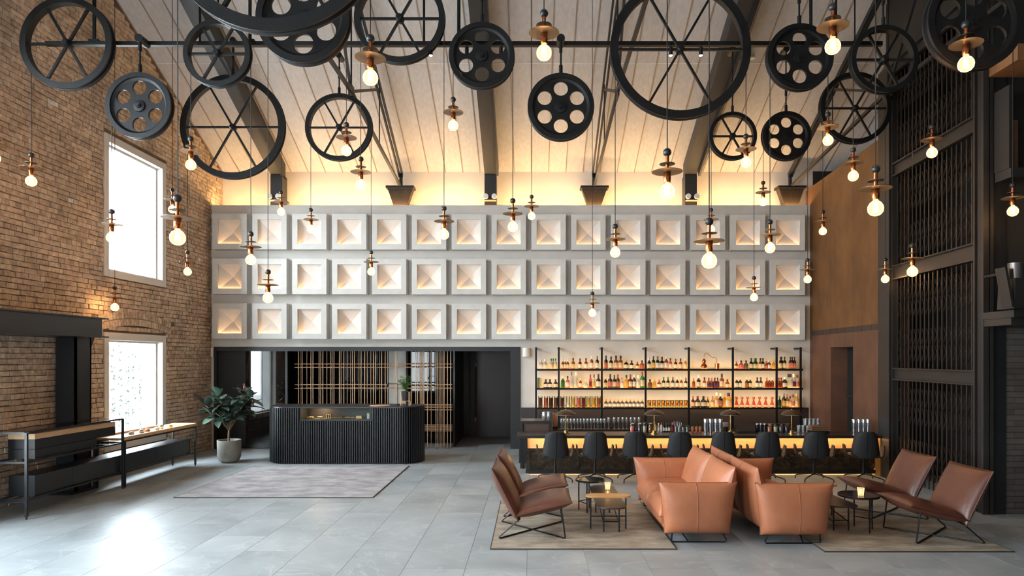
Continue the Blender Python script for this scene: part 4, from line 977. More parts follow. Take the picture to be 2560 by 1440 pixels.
q(2, 'low', 4, [(1732.5, 28, 'spirit', 'red', 'cream', 'copper'), (1744, 28, 'squat', 'dark', 'cream', 'red'), (1758.5, 28, 'squat', 'black', 'cream', 'black'), (1769.5, 26, 'spirit', 'dark', 'cream', 'copper'), (1781.5, 28, 'spirit', 'gold', 'cream', 'copper'), (1791.5, 37, 'spirit', 'gold', 'cream', 'white'), (1801, 35, 'spirit', 'dark', 'pink', 'white'), (1810.5, 35, 'slim', 'yellow', 'yellow', 'yellow'), (1821.5, 36, 'squat', 'gold', 'cream', 'black')])
q(2, 'low', 5, [(x, 26, 'flare', 'pink', 'cream', 'copper') for x in (1841, 1855, 1868.5, 1884, 1898.5, 1914, 1930)])
q(2, 'low', 6, [(1949, 28, 'spirit', 'dkgreen', 'dkgreen', 'green'), (1960, 35, 'spirit', 'dark', 'gold', 'grey'), (1968, 33, 'spirit', 'amber', 'cream', 'grey'), (1975, 28, 'spirit', 'gold', 'cream', 'dark'), (1982, 32, 'spirit', 'clear', 'pink', 'red'), (1991, 34, 'spirit', 'gold', 'cream', 'gold')])
# books
for k, (px, w_, cc, h) in enumerate(((1345, .026, 'dkgreen', 26), (1348.2, .02, 'green', 26), (1352, .036, 'yellow', 25))):
    D = 15.2; x = XZ(px, D); hh = h * D / F; z = SZ[1] - .003
    o = thing('book', '%s book standing at the left end of the middle shelf' % WORD.get(cc, cc), 'book', (x, D, z), 0, 'books on the middle shelf')
    MB().box((-w_ / 2, -.075, 0), (-w_ / 2 + .003, .075, hh)).box((w_ / 2 - .003, -.075, 0), (w_ / 2, .075, hh)).box((-w_ / 2 + .003, -.075, 0), (w_ / 2 - .003, -.072, hh)).build('cover', mat('book_' + cc, C[cc], .5), o)
    MB().box((-w_ / 2 + .003, -.072, .003), (w_ / 2 - .003, .07, hh - .003)).build('pages', mat('paper_pages', (226, 216, 190), .8), o)
# tall jars
JC = [('umber', 'dark brown'), ('copper', 'rust brown'), ('soot', 'blackish'), ('umber', 'dark brown'), ('plum', 'dark plum'), ('clear', 'half empty clear'), ('gold', 'golden'), ('pink', 'pinkish'), ('red', 'red'), ('gold', 'golden'), ('yellow', 'orange'), ('amber', 'amber')]
for k, px in enumerate((1351, 1365, 1377.5, 1390, 1406, 1420, 1433, 1446.5, 1459, 1471.5, 1484, 1497)):
    D = 15.2; h = 29 * D / F; r = .046; cc, wd = JC[k]
    o = thing('jar', 'tall glass jar of %s ingredients, %s from left on the low shelf' % (wd, ORD[k]), 'jar', (XZ(px, D), D, SZ[2] - .003), 0, 'tall jars on the low shelf')
    MB().lathe([(0, 0), (r, 0), (r, h * .9), (r - .004, h * .9), (r - .004, .004), (0, .004)], 18).build('glass', M_GLASS, o, smooth=True)
    MB().lathe([(0, .005), (r - .006, .005), (r - .006, h * (.45 if cc == 'clear' else .82)), (0, h * (.47 if cc == 'clear' else .84))], 14).build('contents', liquid('contents_' + cc, tuple(min(255, int(v * 1.15 + 18)) for v in C[cc]), .55, .7), o)
    MB().lathe([(r, h * .9), (r, h * .97), (r * .4, h), (0, h)], 18).build('lid', M_GLASS, o, smooth=True)
# tumblers
tm_ = MB().lathe([(0, 0), (.034, 0), (.046, .15), (.043, .15), (.032, .006), (0, .006)], 18).mesh('glass', clear('frosted_glass', gloss=.35, tint=(255, 232, 190)), smooth=True)
tc_ = MB().lathe([(0, .008), (.031, .008), (.039, .1), (0, .1)], 14).mesh('candle_wax', liquid('cream_wax', (255, 244, 214), .5, .6))
tl_ = MB().lathe([(.046, .146), (.048, .152), (.044, .156), (.042, .15)], 18, closed=True).mesh('rim', capm('dkgreen'), smooth=True)
for k, px in enumerate((1623.5, 1635, 1646.5, 1657.5, 1669, 1680, 1691.5, 1702.5, 1714)):
    o = thing('tumbler', 'green-rimmed cream tumbler, %s from left on the low shelf' % ORD[k], 'glass', (XZ(px, 15.2), 15.2, SZ[2] - .003), 0, 'tumblers on the low shelf')
    link('glass', tm_, o); link('wax', tc_, o); link('rim', tl_, o)
# copper still
D = 15.2; st = thing('copper_still', 'small copper pot still with swan neck on the top shelf', 'still', (XZ(1760, D), D, SZ[0] - .003))
MB().lathe([(0, 0), (.055, 0), (.072, .03), (.074, .07), (.05, .115), (.03, .13), (.04, .15), (.042, .185), (.028, .215), (.01, .235), (0, .235)], 24).build('pot', M_COPPER, st, smooth=True)
MB().tube([(0, 0, .23), (.002, 0, .31), (.02, 0, .355), (.07, 0, .36), (.12, 0, .31), (.17, 0, .265), (.27, 0, .245), (.283, 0, .23), (.284, 0, .13)], .006, 8).build('neck', M_COPPER, st, smooth=True)
MB().lathe([(0, 0), (.05, 0), (.05, .13), (.046, .13), (.046, .1), (0, .1)], 20, (.29, 0, 0)).build('condenser', M_COPPER, st, smooth=True)

# wine glasses on the back counter
def glass_mesh(h):
    k = h / .24
    return MB().lathe([(0, .002), (.036, 0), (.034, .004), (.006, .01), (.0045, .1 * k), (.008, .11 * k), (.036, .15 * k), (.041, .18 * k), (.033, h), (.0315, h), (.039, .18 * k), (.034, .152 * k), (.0, .115 * k)], 18).mesh('wine_glass', clear('wine_glass', gloss=.6, rough=.1, painted_shine=.16), smooth=True)  # white in the glass paints the bright bowls
g1, g2 = glass_mesh(.225), glass_mesh(.25)
wgx = [1404.7, 1411, 1419.5, 1428, 1436.5, 1444.8, 1452.5, 1461, 1469.5, 1478, 1486.3, 1494.7, 1503, 1511.6] + [1522, 1536, 1546.7, 1557.3, 1567, 1577.7, 1587.5, 1598]
for k, px in enumerate(wgx):
    o = link('wine_glass', g1 if k < 14 else g2, None, (XZ(px, 14.95), 14.95, .5))
    tag(o, '%s wine glass on the dark back counter, %s from left' % ('stemmed' if k < 14 else 'taller stemmed', ORD[k]), 'wine glass', 'wine glasses on the back counter')
for k, px in enumerate((1361, 1372)):
    o = link('wine_glass', MB().lathe([(0, 0), (.03, 0), (.05, .05), (.05, .1), (.04, .15), (.038, .15), (.047, .1), (.046, .05), (0, .006)], 18).mesh('stemless_glass', clear('wine_glass'), smooth=True) if k == 0 else COL.objects['wine_glass.022'].data, None, (XZ(px, 12.95), 12.95, ZZ(1052, 12.7)))
    tag(o, 'round stemless glass on the service cabinet, %s one' % ('left' if k == 0 else 'right'), 'glass', 'stemless glasses on the service cabinet')
# dispenser beside them
D = 13.6; ds = thing('spirit_dispenser', 'narrow steel and amber dispenser standing behind the left bar lamp', 'dispenser', (XZ(1388, D), D, .0))
MB().box((-.07, -.07, 0), (.07, .07, .63)).build('base_block', mat('brown_wood_block', (96, 56, 34), .5), ds)
MB().box((-.05, -.06, .63), (.05, .05, .69)).build('tap_block', M_STEEL, ds)
MB().box((-.05, -.04, .69), (-.03, .04, .96)).box((.03, -.04, .69), (.05, .04, .96)).build('side_plate', M_SILVER, ds)
MB().box((-.03, -.03, .69), (.03, .03, .95)).build('amber_tank', liquid('contents_amber', C['amber'], .5, .7), ds)

# things along the back edge of the bar top
D = 12.32; zt = bZ
def small(name, lab, cat, px, parts, group=None, dz=0, D=D):
    o = thing(name, lab, cat, (XZ(px, D), D, zt + dz), 0, group)
    for nm, mb, m in parts: mb.build(nm, m, o, smooth=True, ang=35)
    return o
for k, (px, cc) in enumerate(((1580.5, 'pink'), (1599, 'purple'), (1612, 'cream'), (1626, 'amber'))):
    small('snack_jar', 'short glass jar of %s pieces on the bar left of the second lamp' % cc, 'jar', px, [('glass', MB().lathe([(0, 0), (.05, 0), (.052, .13), (.04, .15), (.038, .15), (.048, .128), (.046, .004), (0, .004)], 16), M_GLASS), ('contents', MB().lathe([(0, .005), (.045, .005), (.045, .1), (0, .105)], 12), liquid('contents_' + cc, C[cc], .4, .7)), ('lid', MB().lathe([(.045, .15), (.045, .165), (.012, .17), (0, .18)], 14), M_GLASS)], 'jars on the bar top')
bl = [(1638, 26, 'spirit', 'gold', 'cream', 'black'), (1646.5, 22, 'slim', 'clear', 'white', 'cream'), (1653.5, 24, 'slim', 'white', 'white', 'red'), (1660, 23, 'slim', 'black', 'white', 'black'), (1666.5, 23, 'slim', 'black', 'white', 'black'), (1673, 23, 'slim', 'black', 'white', 'black'), (1681, 23, 'spirit', 'red', 'red', 'copper')]
for k, (px, hp, sh, bo, la, ca) in enumerate(bl):
    bottle(px, hp, D, zt, sh, bo, la, ca, '%s bottle on the bar right of the second lamp, %s from it' % (WORD.get(bo, bo), ORD[k]), 'bottles on the bar top')
for k, px in enumerate((1689.5, 1698.5)):
    o = small('bar_tool_cup', 'steel cup of bar tools on the bar, %s' % ('left one' if k == 0 else 'right one'), 'cup', px, [('cup', MB().lathe([(0, 0), (.03, 0), (.034, .1), (.031, .1), (.028, .004), (0, .004)], 16), M_SILVER)], 'tool cups')
    for j in range(5):
        a = j * 1.3; MB().cyl((.012 * math.cos(a), .012 * math.sin(a), .02), (.04 * math.cos(a), .03 * math.sin(a), .17 + .01 * j), .004, n=6).build('tool', M_SILVER, o)
for k, px in enumerate((1708.5, 1718.5)):
    o = small('succulent', 'tiny green potted succulent on the bar, %s' % ('left one' if k == 0 else 'right one'), 'plant', px, [('pot', MB().lathe([(0, 0), (.025, 0), (.036, .09), (.032, .09), (.03, .07), (0, .07)], 14), M_SILVER)], 'succulents')
    lf_ = MB()
    for j in range(18):
        a = j * 2.4; e = .3 + .06 * j; d = Vector((math.cos(a) * math.cos(e), math.sin(a) * math.cos(e), math.sin(e))); sd = d.cross(Vector((0, 0, 1))).normalized() * .012; p = Vector((0, 0, .08))
        lf_.add([p, p + d * .03 + sd, p + d * .06, p + d * .03 - sd], [(0, 1, 2, 3)])
    tag(lf_.build('leaves', M_LEAF2, o), kind='stuff')
for k, px in enumerate((1732, 1741.5, 1750.5)):
    small('clay_cup', 'small terracotta cup on the bar, %s of three' % ORD[k], 'cup', px, [('cup', MB().lathe([(0, .0), (.016, 0), (.03, .04), (.033, .09), (.03, .09), (.027, .042), (0, .01)], 16), mat('terracotta', (176, 96, 62), .6)), ('foliage', MB().lathe([(0, .115), (.022, .1), (.03, .088), (0, .08)], 10), M_LEAF2)], 'terracotta cups', dz=.0)
def shaker(px, lab, D=D, s=1.0):
    small('cocktail_shaker', lab, 'shaker', px, [('tin', MB().lathe([(0, 0), (.03, 0), (.042, .15), (.042, .155), (.038, .155), (0, .15)], 18), M_SILVER), ('top_tin', MB().lathe([(.037, .15), (.037, .16), (.044, .235), (.04, .25), (0, .25)], 18), M_SILVER)], 'cocktail shakers', D=D)
for k, px in enumerate((1764.5, 1777, 1790, 1801.5)): shaker(px, 'polished steel cocktail shaker left of the third bar lamp, %s of four' % ORD[k], 12.15)
for k, px in enumerate((2135.5, 2148, 2159.5, 2170.5)): shaker(px, 'polished steel cocktail shaker at the right end of the bar, %s of four' % ORD[k], 12.1)
small('napkin_bundle', 'pale bundle of napkins beside the third bar lamp', 'napkins', 1814, [('cloth', MB().pillow(TM((0, 0, .13), (1, 0, 0), (0, 0, 1)), .11, .1, .07, .03, 8), mat('pale_cloth', (196, 176, 170), .9)), ('holder', MB().lathe([(0, 0), (.035, 0), (.04, .09), (0, .09)], 14), M_DARK)])
rg = thing('cash_register', 'slanted grey register between the bar lamps', 'register', (XZ(1865, 12.25), 12.25, zt))
MB().prism([(-.05, 0), (.12, 0), (.12, .13), (.06, .135), (-.05, .03)], -.16, .16, lambda p, q, h: (h, p, q)).build('body', M_STEELD, rg, bevel=.004)
MB().box((-.12, .12, .05), (.12, .125, .1)).build('logo_plate', M_SILVER, rg)
for k, px in enumerate((1893, 1902.5, 1912)):
    small('canister', 'black canister with silver lid on the bar, %s of three' % ORD[k], 'canister', px, [('body', MB().lathe([(0, 0), (.03, 0), (.03, .13), (0, .13)], 16), M_DARK), ('lid', MB().lathe([(.032, .13), (.032, .15), (.01, .16), (0, .165)], 16), M_SILVER)], 'black canisters')
for k, (px, cc) in enumerate(((1924, 'copper'), (1939, 'cream'), (1952.5, 'grey'), (1967, 'purple'))):
    small('clip_jar', 'wide clip-top jar of %s pieces left of the fourth bar lamp, %s from left' % (WORD.get(cc, cc), ORD[k]), 'jar', px, [('glass', MB().lathe([(0, 0), (.052, 0), (.054, .11), (.044, .125), (.042, .125), (.05, .108), (.048, .004), (0, .004)], 16), M_GLASS), ('contents', MB().lathe([(0, .005), (.047, .005), (.047, .095), (0, .1)], 12), liquid('contents_' + cc, C[cc], .4, .7)), ('lid', MB().lathe([(.046, .125), (.046, .15), (0, .155)], 14), M_GLASS)], 'clip-top jars')
for k in range(9):
    px = 1997 + (k % 5) * 11; lv = k // 5
    if lv == 1: px = 2013 + (k - 5) * 10.5
    o = small('stacked_glass', 'clear tumbler, %s from left in the %s layer of the stack on the bar' % (ORD[k if lv == 0 else k - 5], 'lower' if lv == 0 else 'upper'), 'glass', px, [('glass', MB().lathe([(0, 0), (.03, 0), (.036, .12), (.033, .12), (.028, .008), (0, .008)], 14), clear('wine_glass'))], 'stacked tumblers', dz=.0 if lv == 0 else .121, D=12.32)
    o.location.z -= .0
wbx = thing('wooden_tray', 'brown slatted wooden box at the right end of the bar', 'box', (XZ(2046, 12.1), 12.1, zt))
for k in range(3): MB().box((-.15, -.08, .05 + .032 * k), (.15, .08, .078 + .032 * k)).build('plank', mat('brown_plank', (120, 86, 58), .6, var=.2), wbx, bevel=.003)
MB().box((-.16, -.09, 0), (.16, .09, .048)).build('base', M_DARK, wbx)
# mushroom lamps
lamp_lab = ['leftmost dome-shaded brass lamp on the bar', 'dome-shaded brass lamp on the bar behind the third bar chair', 'dome-shaded brass lamp on the bar beside the four steel shakers', 'rightmost dome-shaded brass lamp on the bar']
for k, px in enumerate((1415, 1635.5, 1826, 1979)):
    D2 = 12.08; o = thing('bar_lamp', lamp_lab[k], 'lamp', (XZ(px, D2), D2, zt), 0, 'dome lamps on the bar')
    MB().lathe([(0, 0), (.075, 0), (.075, .012), (.0, .014)], 24).build('tray', M_GOLD, o, smooth=True)
    MB().lathe([(0, .012), (.04, .012), (.04, .05), (0, .052)], 20).build('base', M_GOLD, o, smooth=True)
    MB().cyl((0, 0, .05), (0, 0, .36), .0085, n=10).build('pole', M_GOLD, o, smooth=True)
    MB().lathe([(.178, .335), (.182, .345), (.15, .375), (.09, .405), (.03, .42), (0, .422), (0, .416), (.08, .4), (.14, .37), (.172, .343)], 30).build('shade', mat('dark_ribbed_shade', (96, 76, 56), .3, .7), o, smooth=True)
    MB().lathe([(.172, .33), (.178, .337), (.0, .345), (0, .338)], 30).build('diffuser', mat('white_diffuser', (214, 210, 204), .5), o, smooth=True)
    MB().lathe([(0, .42), (.008, .424), (.006, .436), (0, .44)], 10).build('finial', M_GOLD, o, smooth=True)

# ------------------------------------------------------------------ bar chairs
def bar_chair():
    o = thing('bar_chair', '', 'chair', (0, 0, 0), 0, 'swivel chairs along the bar')
    # back shell: curved, tapered, back faces the camera (-Y)
    n, m = 12, 12; vs = []; fs = []
    for side in (0, 1):
        for i in range(m + 1):
            t = i / m; z = .40 + .44 * t
            w = .232 * (1 - .27 * t) * (.78 + .22 * min(1, t / .14) ** .5) * (1 - .22 * max(0, (t - .88) / .12) ** 2)
            for j in range(n + 1):
                a = (j / n - .5) * 2
                y = -.20 - .05 * t + .11 * a * a + (.022 if side else -.022) * (1 - .8 * abs(a) ** 6)
                vs.append((w * math.sin(a * PI / 2), y, z - .02 * a * a * (t > .5)))
    N = (m + 1) * (n + 1)
    for i in range(m):
        for j in range(n):
            a = i * (n + 1) + j; q_ = (a, a + 1, a + n + 2, a + n + 1); fs.append(q_); fs.append(tuple(x + N for x in q_[::-1]))
    ed = [j for j in range(n + 1)] + [i * (n + 1) + n for i in range(1, m + 1)] + [m * (n + 1) + j for j in range(n - 1, -1, -1)] + [i * (n + 1) for i in range(m - 1, 0, -1)]
    for k in range(len(ed)): a, b = ed[k], ed[(k + 1) % len(ed)]; fs.append((a, b, b + N, a + N))
    bk = MB().add(vs, fs).build('backrest', M_FAB, o, smooth=True, ang=60)
    MB().tube([(0, -.224 - .05 * t, .40 + .43 * t) for t in (0, .25, .5, .75, 1)], .0035, 5).build('back_seam', M_WIRE, bk)
    MB().pillow(TM((0, .02, .425), (1, 0, 0), (0, 1, 0)), .47, .46, .09, .02, 10).build('seat', M_FAB, o, smooth=True, ang=180)
    for sx in (-1, 1):
        pts = []
        ar = MB(); prof = [(.23, .40), (.27, .44), (.29, .54), (.295, .60)]
        vs = []; fs = []
        for k2, (x, z) in enumerate(prof):
            y0_, y1_ = (-.12, .14) if k2 < 2 else (-.1, .12) if k2 == 2 else (-.06, .09)
            vs += [(sx * x, y0_, z), (sx * x, y1_, z), (sx * (x + .018), y1_, z - .004), (sx * (x + .018), y0_, z - .004)]
        for k2 in range(3):
            for j in range(4): fs.append((4 * k2 + j, 4 * k2 + (j + 1) % 4, 4 * k2 + 4 + (j + 1) % 4, 4 * k2 + 4 + j))
        fs += [(3, 2, 1, 0), (12, 13, 14, 15)]
        ar.add(vs, fs).build('armrest', M_FAB, o, smooth=True, ang=50)
    MB().cyl((0, 0, .11), (0, 0, .40), .017, n=14).cyl((0, 0, .1), (0, 0, .26), .024, n=14).build('column', M_WIRE, o, smooth=True)
    for k2 in range(4):
        a = PI / 4 + k2 * PI / 2 + .15; cs, sn = math.cos(a), math.sin(a)
        MB().tube([(0, 0, .12), (cs * .26, sn * .26, .075), (cs * .315, sn * .315, .06), (cs * .33, sn * .33, .04), (cs * .33, sn * .33, 0)], [.012, .01, .009, .009, .009], 8).build('foot', M_WIRE, o, smooth=True)
    return o
bc0 = bar_chair()
clab = ['leftmost charcoal swivel chair at the bar', 'second charcoal swivel chair from the left at the bar', 'third charcoal swivel chair from the left at the bar, under the second lamp', 'charcoal swivel chair at the bar behind the near sofa back, fourth from left', 'charcoal swivel chair at the bar showing between the two sofas, fifth from left', 'charcoal swivel chair behind the far arm of the right sofa, sixth from left', 'second charcoal swivel chair from the right end of the bar', 'rightmost charcoal swivel chair at the bar, in front of the shakers']
for k, (px, rz) in enumerate(((1389, .05), (1490, .0), (1591, -.06), (1705, -.12), (1814, -.14), (1926, -.16), (2048, -.2), (2174, -.24))):
    o = bc0 if k == 0 else copy_tree(bc0)
    D2 = 11.42; o.location = (XZ(px, D2 - .2), D2, 0); o.rotation_euler = (0, 0, rz); o['label'] = clab[k]

# ------------------------------------------------------------------ lounge chairs
def lounge_chair(wd):
    o = thing('lounge_chair', '', 'chair', (0, 0, 0), 0, 'brown leather lounge chairs')
    sd = Vector((.62, 0, .15)).normalized(); Ms = TM((.13, 0, .335), sd, (0, 1, 0))
    st = MB().pillow(Ms, .66, wd, .17, .025, 16, 3.2, .5).build('seat', M_BRN, o, smooth=True, ang=180)
    MB().rim(Ms, .66, wd, .025, .007).build('piping', M_BRNP, st, smooth=True)
    bd = Vector((-.29, 0, .58)).normalized(); Mb = TM((-.3, 0, .50), (0, -1, 0), bd)
    bk = MB().pillow(Mb, wd, .66, .17, .025, 16, 3.2, .5).build('backrest', M_BRN, o, smooth=True, ang=180)
    MB().rim(Mb, wd, .66, .025, .008).build('piping', M_BRNP, bk, smooth=True)
    h = wd / 2 - .04
    for s_ in (-1, 1):
        MB().tube([(-.14, s_ * h, .22), (-.36, s_ * h, .03), (-.375, s_ * h, .012), (-.36, s_ * h, .008), (.36, -s_ * h, .008), (.372, -s_ * h, .012), (.372, -s_ * h, .03), (.33, -s_ * h, .35)], .0085, 8).build('frame_rod', M_WIRE, o, smooth=True)
    MB().tube([(-.14, h, .22), (-.14, -h, .22)], .0085, 8).build('cross_rod', M_WIRE, o, smooth=True)
    MB().tube([(.33, h, .33), (.33, -h, .33)], .0085, 8).build('cross_rod', M_WIRE, o, smooth=True)
    return o
lw = lounge_chair(.86); rwc = lounge_chair(.78)
for base, k, x, y, rz, lab in ((lw, 0, 0.0, 8.09, 0, 'nearer brown leather lounge chair of the left pair'), (lw, 1, .01, 9.14, 0, 'farther brown leather lounge chair of the left pair'), (rwc, 0, 4.59, 7.84, PI, 'nearer brown leather lounge chair of the right pair, by the dark pier'), (rwc, 1, 4.62, 8.95, PI, 'farther brown leather lounge chair of the right pair')):
    o = base if k == 0 else copy_tree(base)
    o.location = (x, y, 0.012); o.rotation_euler = (0, 0, rz); o['label'] = lab

# ------------------------------------------------------------------ sofas
def sofa():
    o = thing('sofa', '', 'sofa', (0, 0, 0), 0, 'tan leather sofas')
    Ln = 2.02; hl = Ln / 2
    MB().box((-.26, -hl + .12, .13), (.38, hl - .12, .22)).build('base', M_TAN, o, bevel=.02)
    for s_ in (-1, 1):
        Ms = TM((.07, s_ * .42, .27), (1, 0, 0), (0, 1, 0))
        c_ = MB().pillow(Ms, .72, .86, .34, .012, 14, 5, .38).build('seat_cushion', M_TAN, o, smooth=True, ang=180)
        MB().rim(Ms, .72, .86, .012, .005).build('seam', M_TANP, c_, smooth=True)
        bd = Vector((-.15, 0, .68)).normalized(); Mb = TM((-.31, s_ * .47, .48), (0, -1, 0), bd)
        b_ = MB().pillow(Mb, 1.0, .74, .27, .035, 16, 3.2, .5, .15).build('back_cushion', M_TAN, o, smooth=True, ang=180)
        MB().rim(Mb, 1.0, .74, .035, .006).build('seam', M_TANP, b_, smooth=True)
        MB().seamline(Mb, 1.0, .74, .27, 0, 1, .035, 3.2, .5, .15).build('seam', M_TANP, b_, smooth=True)
    for s_ in (-1, 1):
        Ma = TM((.02, s_ * (hl - .09), .385), (1, 0, 0), (0, .06 * s_, 1))
        a_ = MB().pillow(Ma, .80, .58, .26, .03, 18, 3.4, .46, .25, .09).build('arm', M_TAN, o, smooth=True, ang=180)
        MB().rim(Ma, .80, .58, .03, .006, taper=.09).build('seam', M_TANP, a_, smooth=True)
        for sg in (-1, 1): MB().seamline(Ma, .80, .58, .26, .06, sg, .03, 3.4, .46, .25, .09).build('seam', M_TANP, a_, smooth=True)
        y = s_ * (hl - .08)
        MB().tube([(.3, y, .15), (.31, y, .03), (.30, y, .008), (-.29, y, .008), (-.30, y, .03), (-.24, y, .15)], .009, 8).build('sled_leg', M_WIRE, o, smooth=True)
        y2 = s_ * (hl - .5)
        MB().tube([(.12, y, .008), (.2, y2, .14)], .008, 6).build('stay', M_WIRE, o, smooth=True)
    return o
sA = sofa(); sA.location = (1.86, 8.52, .0); sA.rotation_euler = (0, 0, PI); sA['label'] = 'tan leather sofa facing left, nearest the left lounge chairs'
sB = copy_tree(sA); sB.location = (2.87, 8.46, .0); sB.rotation_euler = (0, 0, 0); sB['label'] = 'tan leather sofa facing right, back to back with the other'

# ------------------------------------------------------------------ low tables
def stadium(w, d, n=10):
    r = d / 2; pts = []
    for cx_, a0 in ((w / 2 - r, -PI / 2), (-(w / 2 - r), PI / 2)): pts += [(cx_ + r * math.cos(a0 + PI * k / n), r * math.sin(a0 + PI * k / n)) for k in range(n + 1)]
    return pts
def leg(o, x, y, z): MB().cyl((x, y, 0), (x, y, z), .009, n=8).build('leg', M_WIRE, o, smooth=True)
def rod(o, p, q_): MB().cyl(p, q_, .0065, n=6).build('cross_rod', M_WIRE, o, smooth=True)
def oak_table(x, y, lab, m):
    o = thing('side_table', lab, 'table', (x, y, 0.012), 0, 'narrow oak side tables')
    MB().prism(stadium(.54, .2), .385, .405).build('top', m, o, bevel=.004)
    for s_ in (-1, 1): leg(o, s_ * .21, 0, .386)
    rod(o, (-.21, 0, .15), (.21, 0, .15)); return o
def tray_table(x, y, rz, lab):
    o = thing('tray_table', lab, 'table', (x, y, 0.012), rz, 'long dark tray tables')
    n = 8; pts = rrect(-.17, .17, -.7, .7, .12)
    MB().prism(pts, .295, .315).build('top', mat('dark_brown_table_top', (62, 50, 42), .35), o, bevel=.004)
    for sx in (-1, 1):
        leg(o, sx * .09, -.55, .296); leg(o, sx * .09, .45, .296)
        rod(o, (sx * .09, -.55, .1), (sx * .09, .45, .26))
    rod(o, (-.09, -.55, .12), (.09, -.55, .12)); rod(o, (-.09, .45, .12), (.09, .45, .12)); return o
def round_table(x, y, r_, lab, angs):
    o = thing('round_table', lab, 'table', (x, y, 0.012), 0, 'round glass side tables')
    MB().lathe([(0, .405), (r_, .405), (r_, .42), (0, .42)], 32).build('top', mat('smoked_table_glass', (26, 22, 20), .04, 0, spec=.8), o, smooth=True, ang=30)
    MB().lathe([(r_, .398), (r_ + .006, .4), (r_ + .006, .422), (r_, .424)], 32, closed=True).build('rim', M_WIRE, o, smooth=True)
    pp_ = [(r_ * .8 * math.cos(math.radians(a)), r_ * .8 * math.sin(math.radians(a)), .12) for a in angs]
    for p in pp_: leg(o, p[0], p[1], .406)
    rod(o, pp_[0], pp_[1]); rod(o, pp_[1], pp_[2]); return o
def candle(x, y, z, lab):
    o = thing('tea_light', lab, 'candle', (x, y, z), 0, 'tea lights')
    MB().lathe([(0, 0), (.03, 0), (.04, .09), (.037, .09), (.027, .012), (0, .012)], 18).build('glass', clear('candle_glass', gloss=.2, tint=(255, 240, 214), em=.25, ecol=(1, .7, .4)), o, smooth=True)
    MB().lathe([(0, .013), (.026, .013), (.027, .035), (0, .036)], 14).build('wax', liquid('cream_wax', (255, 244, 214), .5, .6), o)
    MB().lathe([(0, .036), (.006, .045), (.005, .055), (0, .07)], 8).build('flame', emit('candle_flame', (1, .62, .25), 60), o, smooth=True)
oak_table(.91, 8.15, 'narrow honey-coloured oak table beside the left sofa', M_OAKX)
tray_table(.93, 8.55, 0, 'long dark tray table between the left chairs and left sofa')
round_table(XZ(1475, 9.12), 9.12, .19, 'small round dark glass table behind the left tray table', (90, 165, 250))
candle(XZ(1519, 8.95), 8.95, .33, 'lit tea light on the left dark tray table')
oak_table(XZ(2039, 8.85), 8.85, 'narrow oak table behind the right sofa arm', M_OAKX)
tray_table(3.62, 8.62, .06, 'long dark tray table between the right sofa and right chairs')
round_table(XZ(2151.5, 8.05), 8.1, .225, 'round dark glass table beside the right lounge chairs', (80, 10, -75))
candle(XZ(2149, 8.05), 8.02, .436, 'lit tea light on the round table by the right chairs')

# ------------------------------------------------------------------ wheels on the hoist rail
def spoked(R_, D_, name='wheel'):
    k = R_
    rim = MB(); t = .05; w = .085 if R_ > .7 else .062
    rim.lathe([(R_, -t), (R_, -t * .5), (R_ - .02, -t * .3), (R_ - .02, t * .3), (R_, t * .5), (R_, t), (R_ - w, t), (R_ - w, -t)], 56, axis='y', closed=True)
    return rim, w, t
WHEELS = [  # px, py, diameter px, depth, kind, hanger top z (None: roof), label
    (685, -200, 570, 5.5, 's', None, 'largest black spoked wheel, cut off by the top of the picture'),
    (760, 46, 232, 5.95, 'd', None, 'black disc wheel with round holes behind the largest spoked wheel'),
    (2431, 58, 238, 5.95, 'd', None, 'black disc wheel with round holes at the upper right corner'),
    (170, 110, 229, 8.5, 's', None, 'black six-spoked wheel hanging before the brick wall, farthest left'),
    (350, 266, 164, 8.45, 'd', 6.0, 'grey-black disc wheel with six holes in front of the brick wall window'),
    (545, 135, 166, 8.45, 's', None, 'small black spoked wheel overlapping the large wheel on the left'),
    (1000, 47, 226, 8.5, 's', None, 'black spoked wheel hanging top centre-left behind the bulb'),
    (1205, 141, 164, 8.45, 'd', None, 'black disc wheel with six holes before the middle rafter'),
    (1402, 269, 166, 8.45, 'd', 6.0, 'black disc wheel with six holes hanging lowest at the centre'),
    (1700, 124, 350, 8.5, 's', None, 'very large black spoked wheel right of centre'),
    (1998, 145, 165, 8.45, 'd', None, 'black disc wheel with six holes on the right end of the rail'),
    (2208, 150, 168, 8.45, 's', None, 'black spoked wheel before the gate tops at upper right'),
    (583, 318, 260, 11.4, 's', 7.35, 'large black spoked wheel hanging low at the left, under the small one'),
    (848, 319, 167, 11.4, 's', 7.1, 'black spoked wheel hanging by the left thin truss'),
    (1831, 341, 119, 11.4, 's', 7.2, 'smallest black spoked wheel, right of the very large wheel'),
    (1965, 341, 122, 11.4, 'd', 7.2, 'smallest black disc wheel with six holes at the right'),
    (2137, 271, 178, 11.36, 's', None, 'black spoked wheel hanging above the rusted wall')]
disc_cache = {}
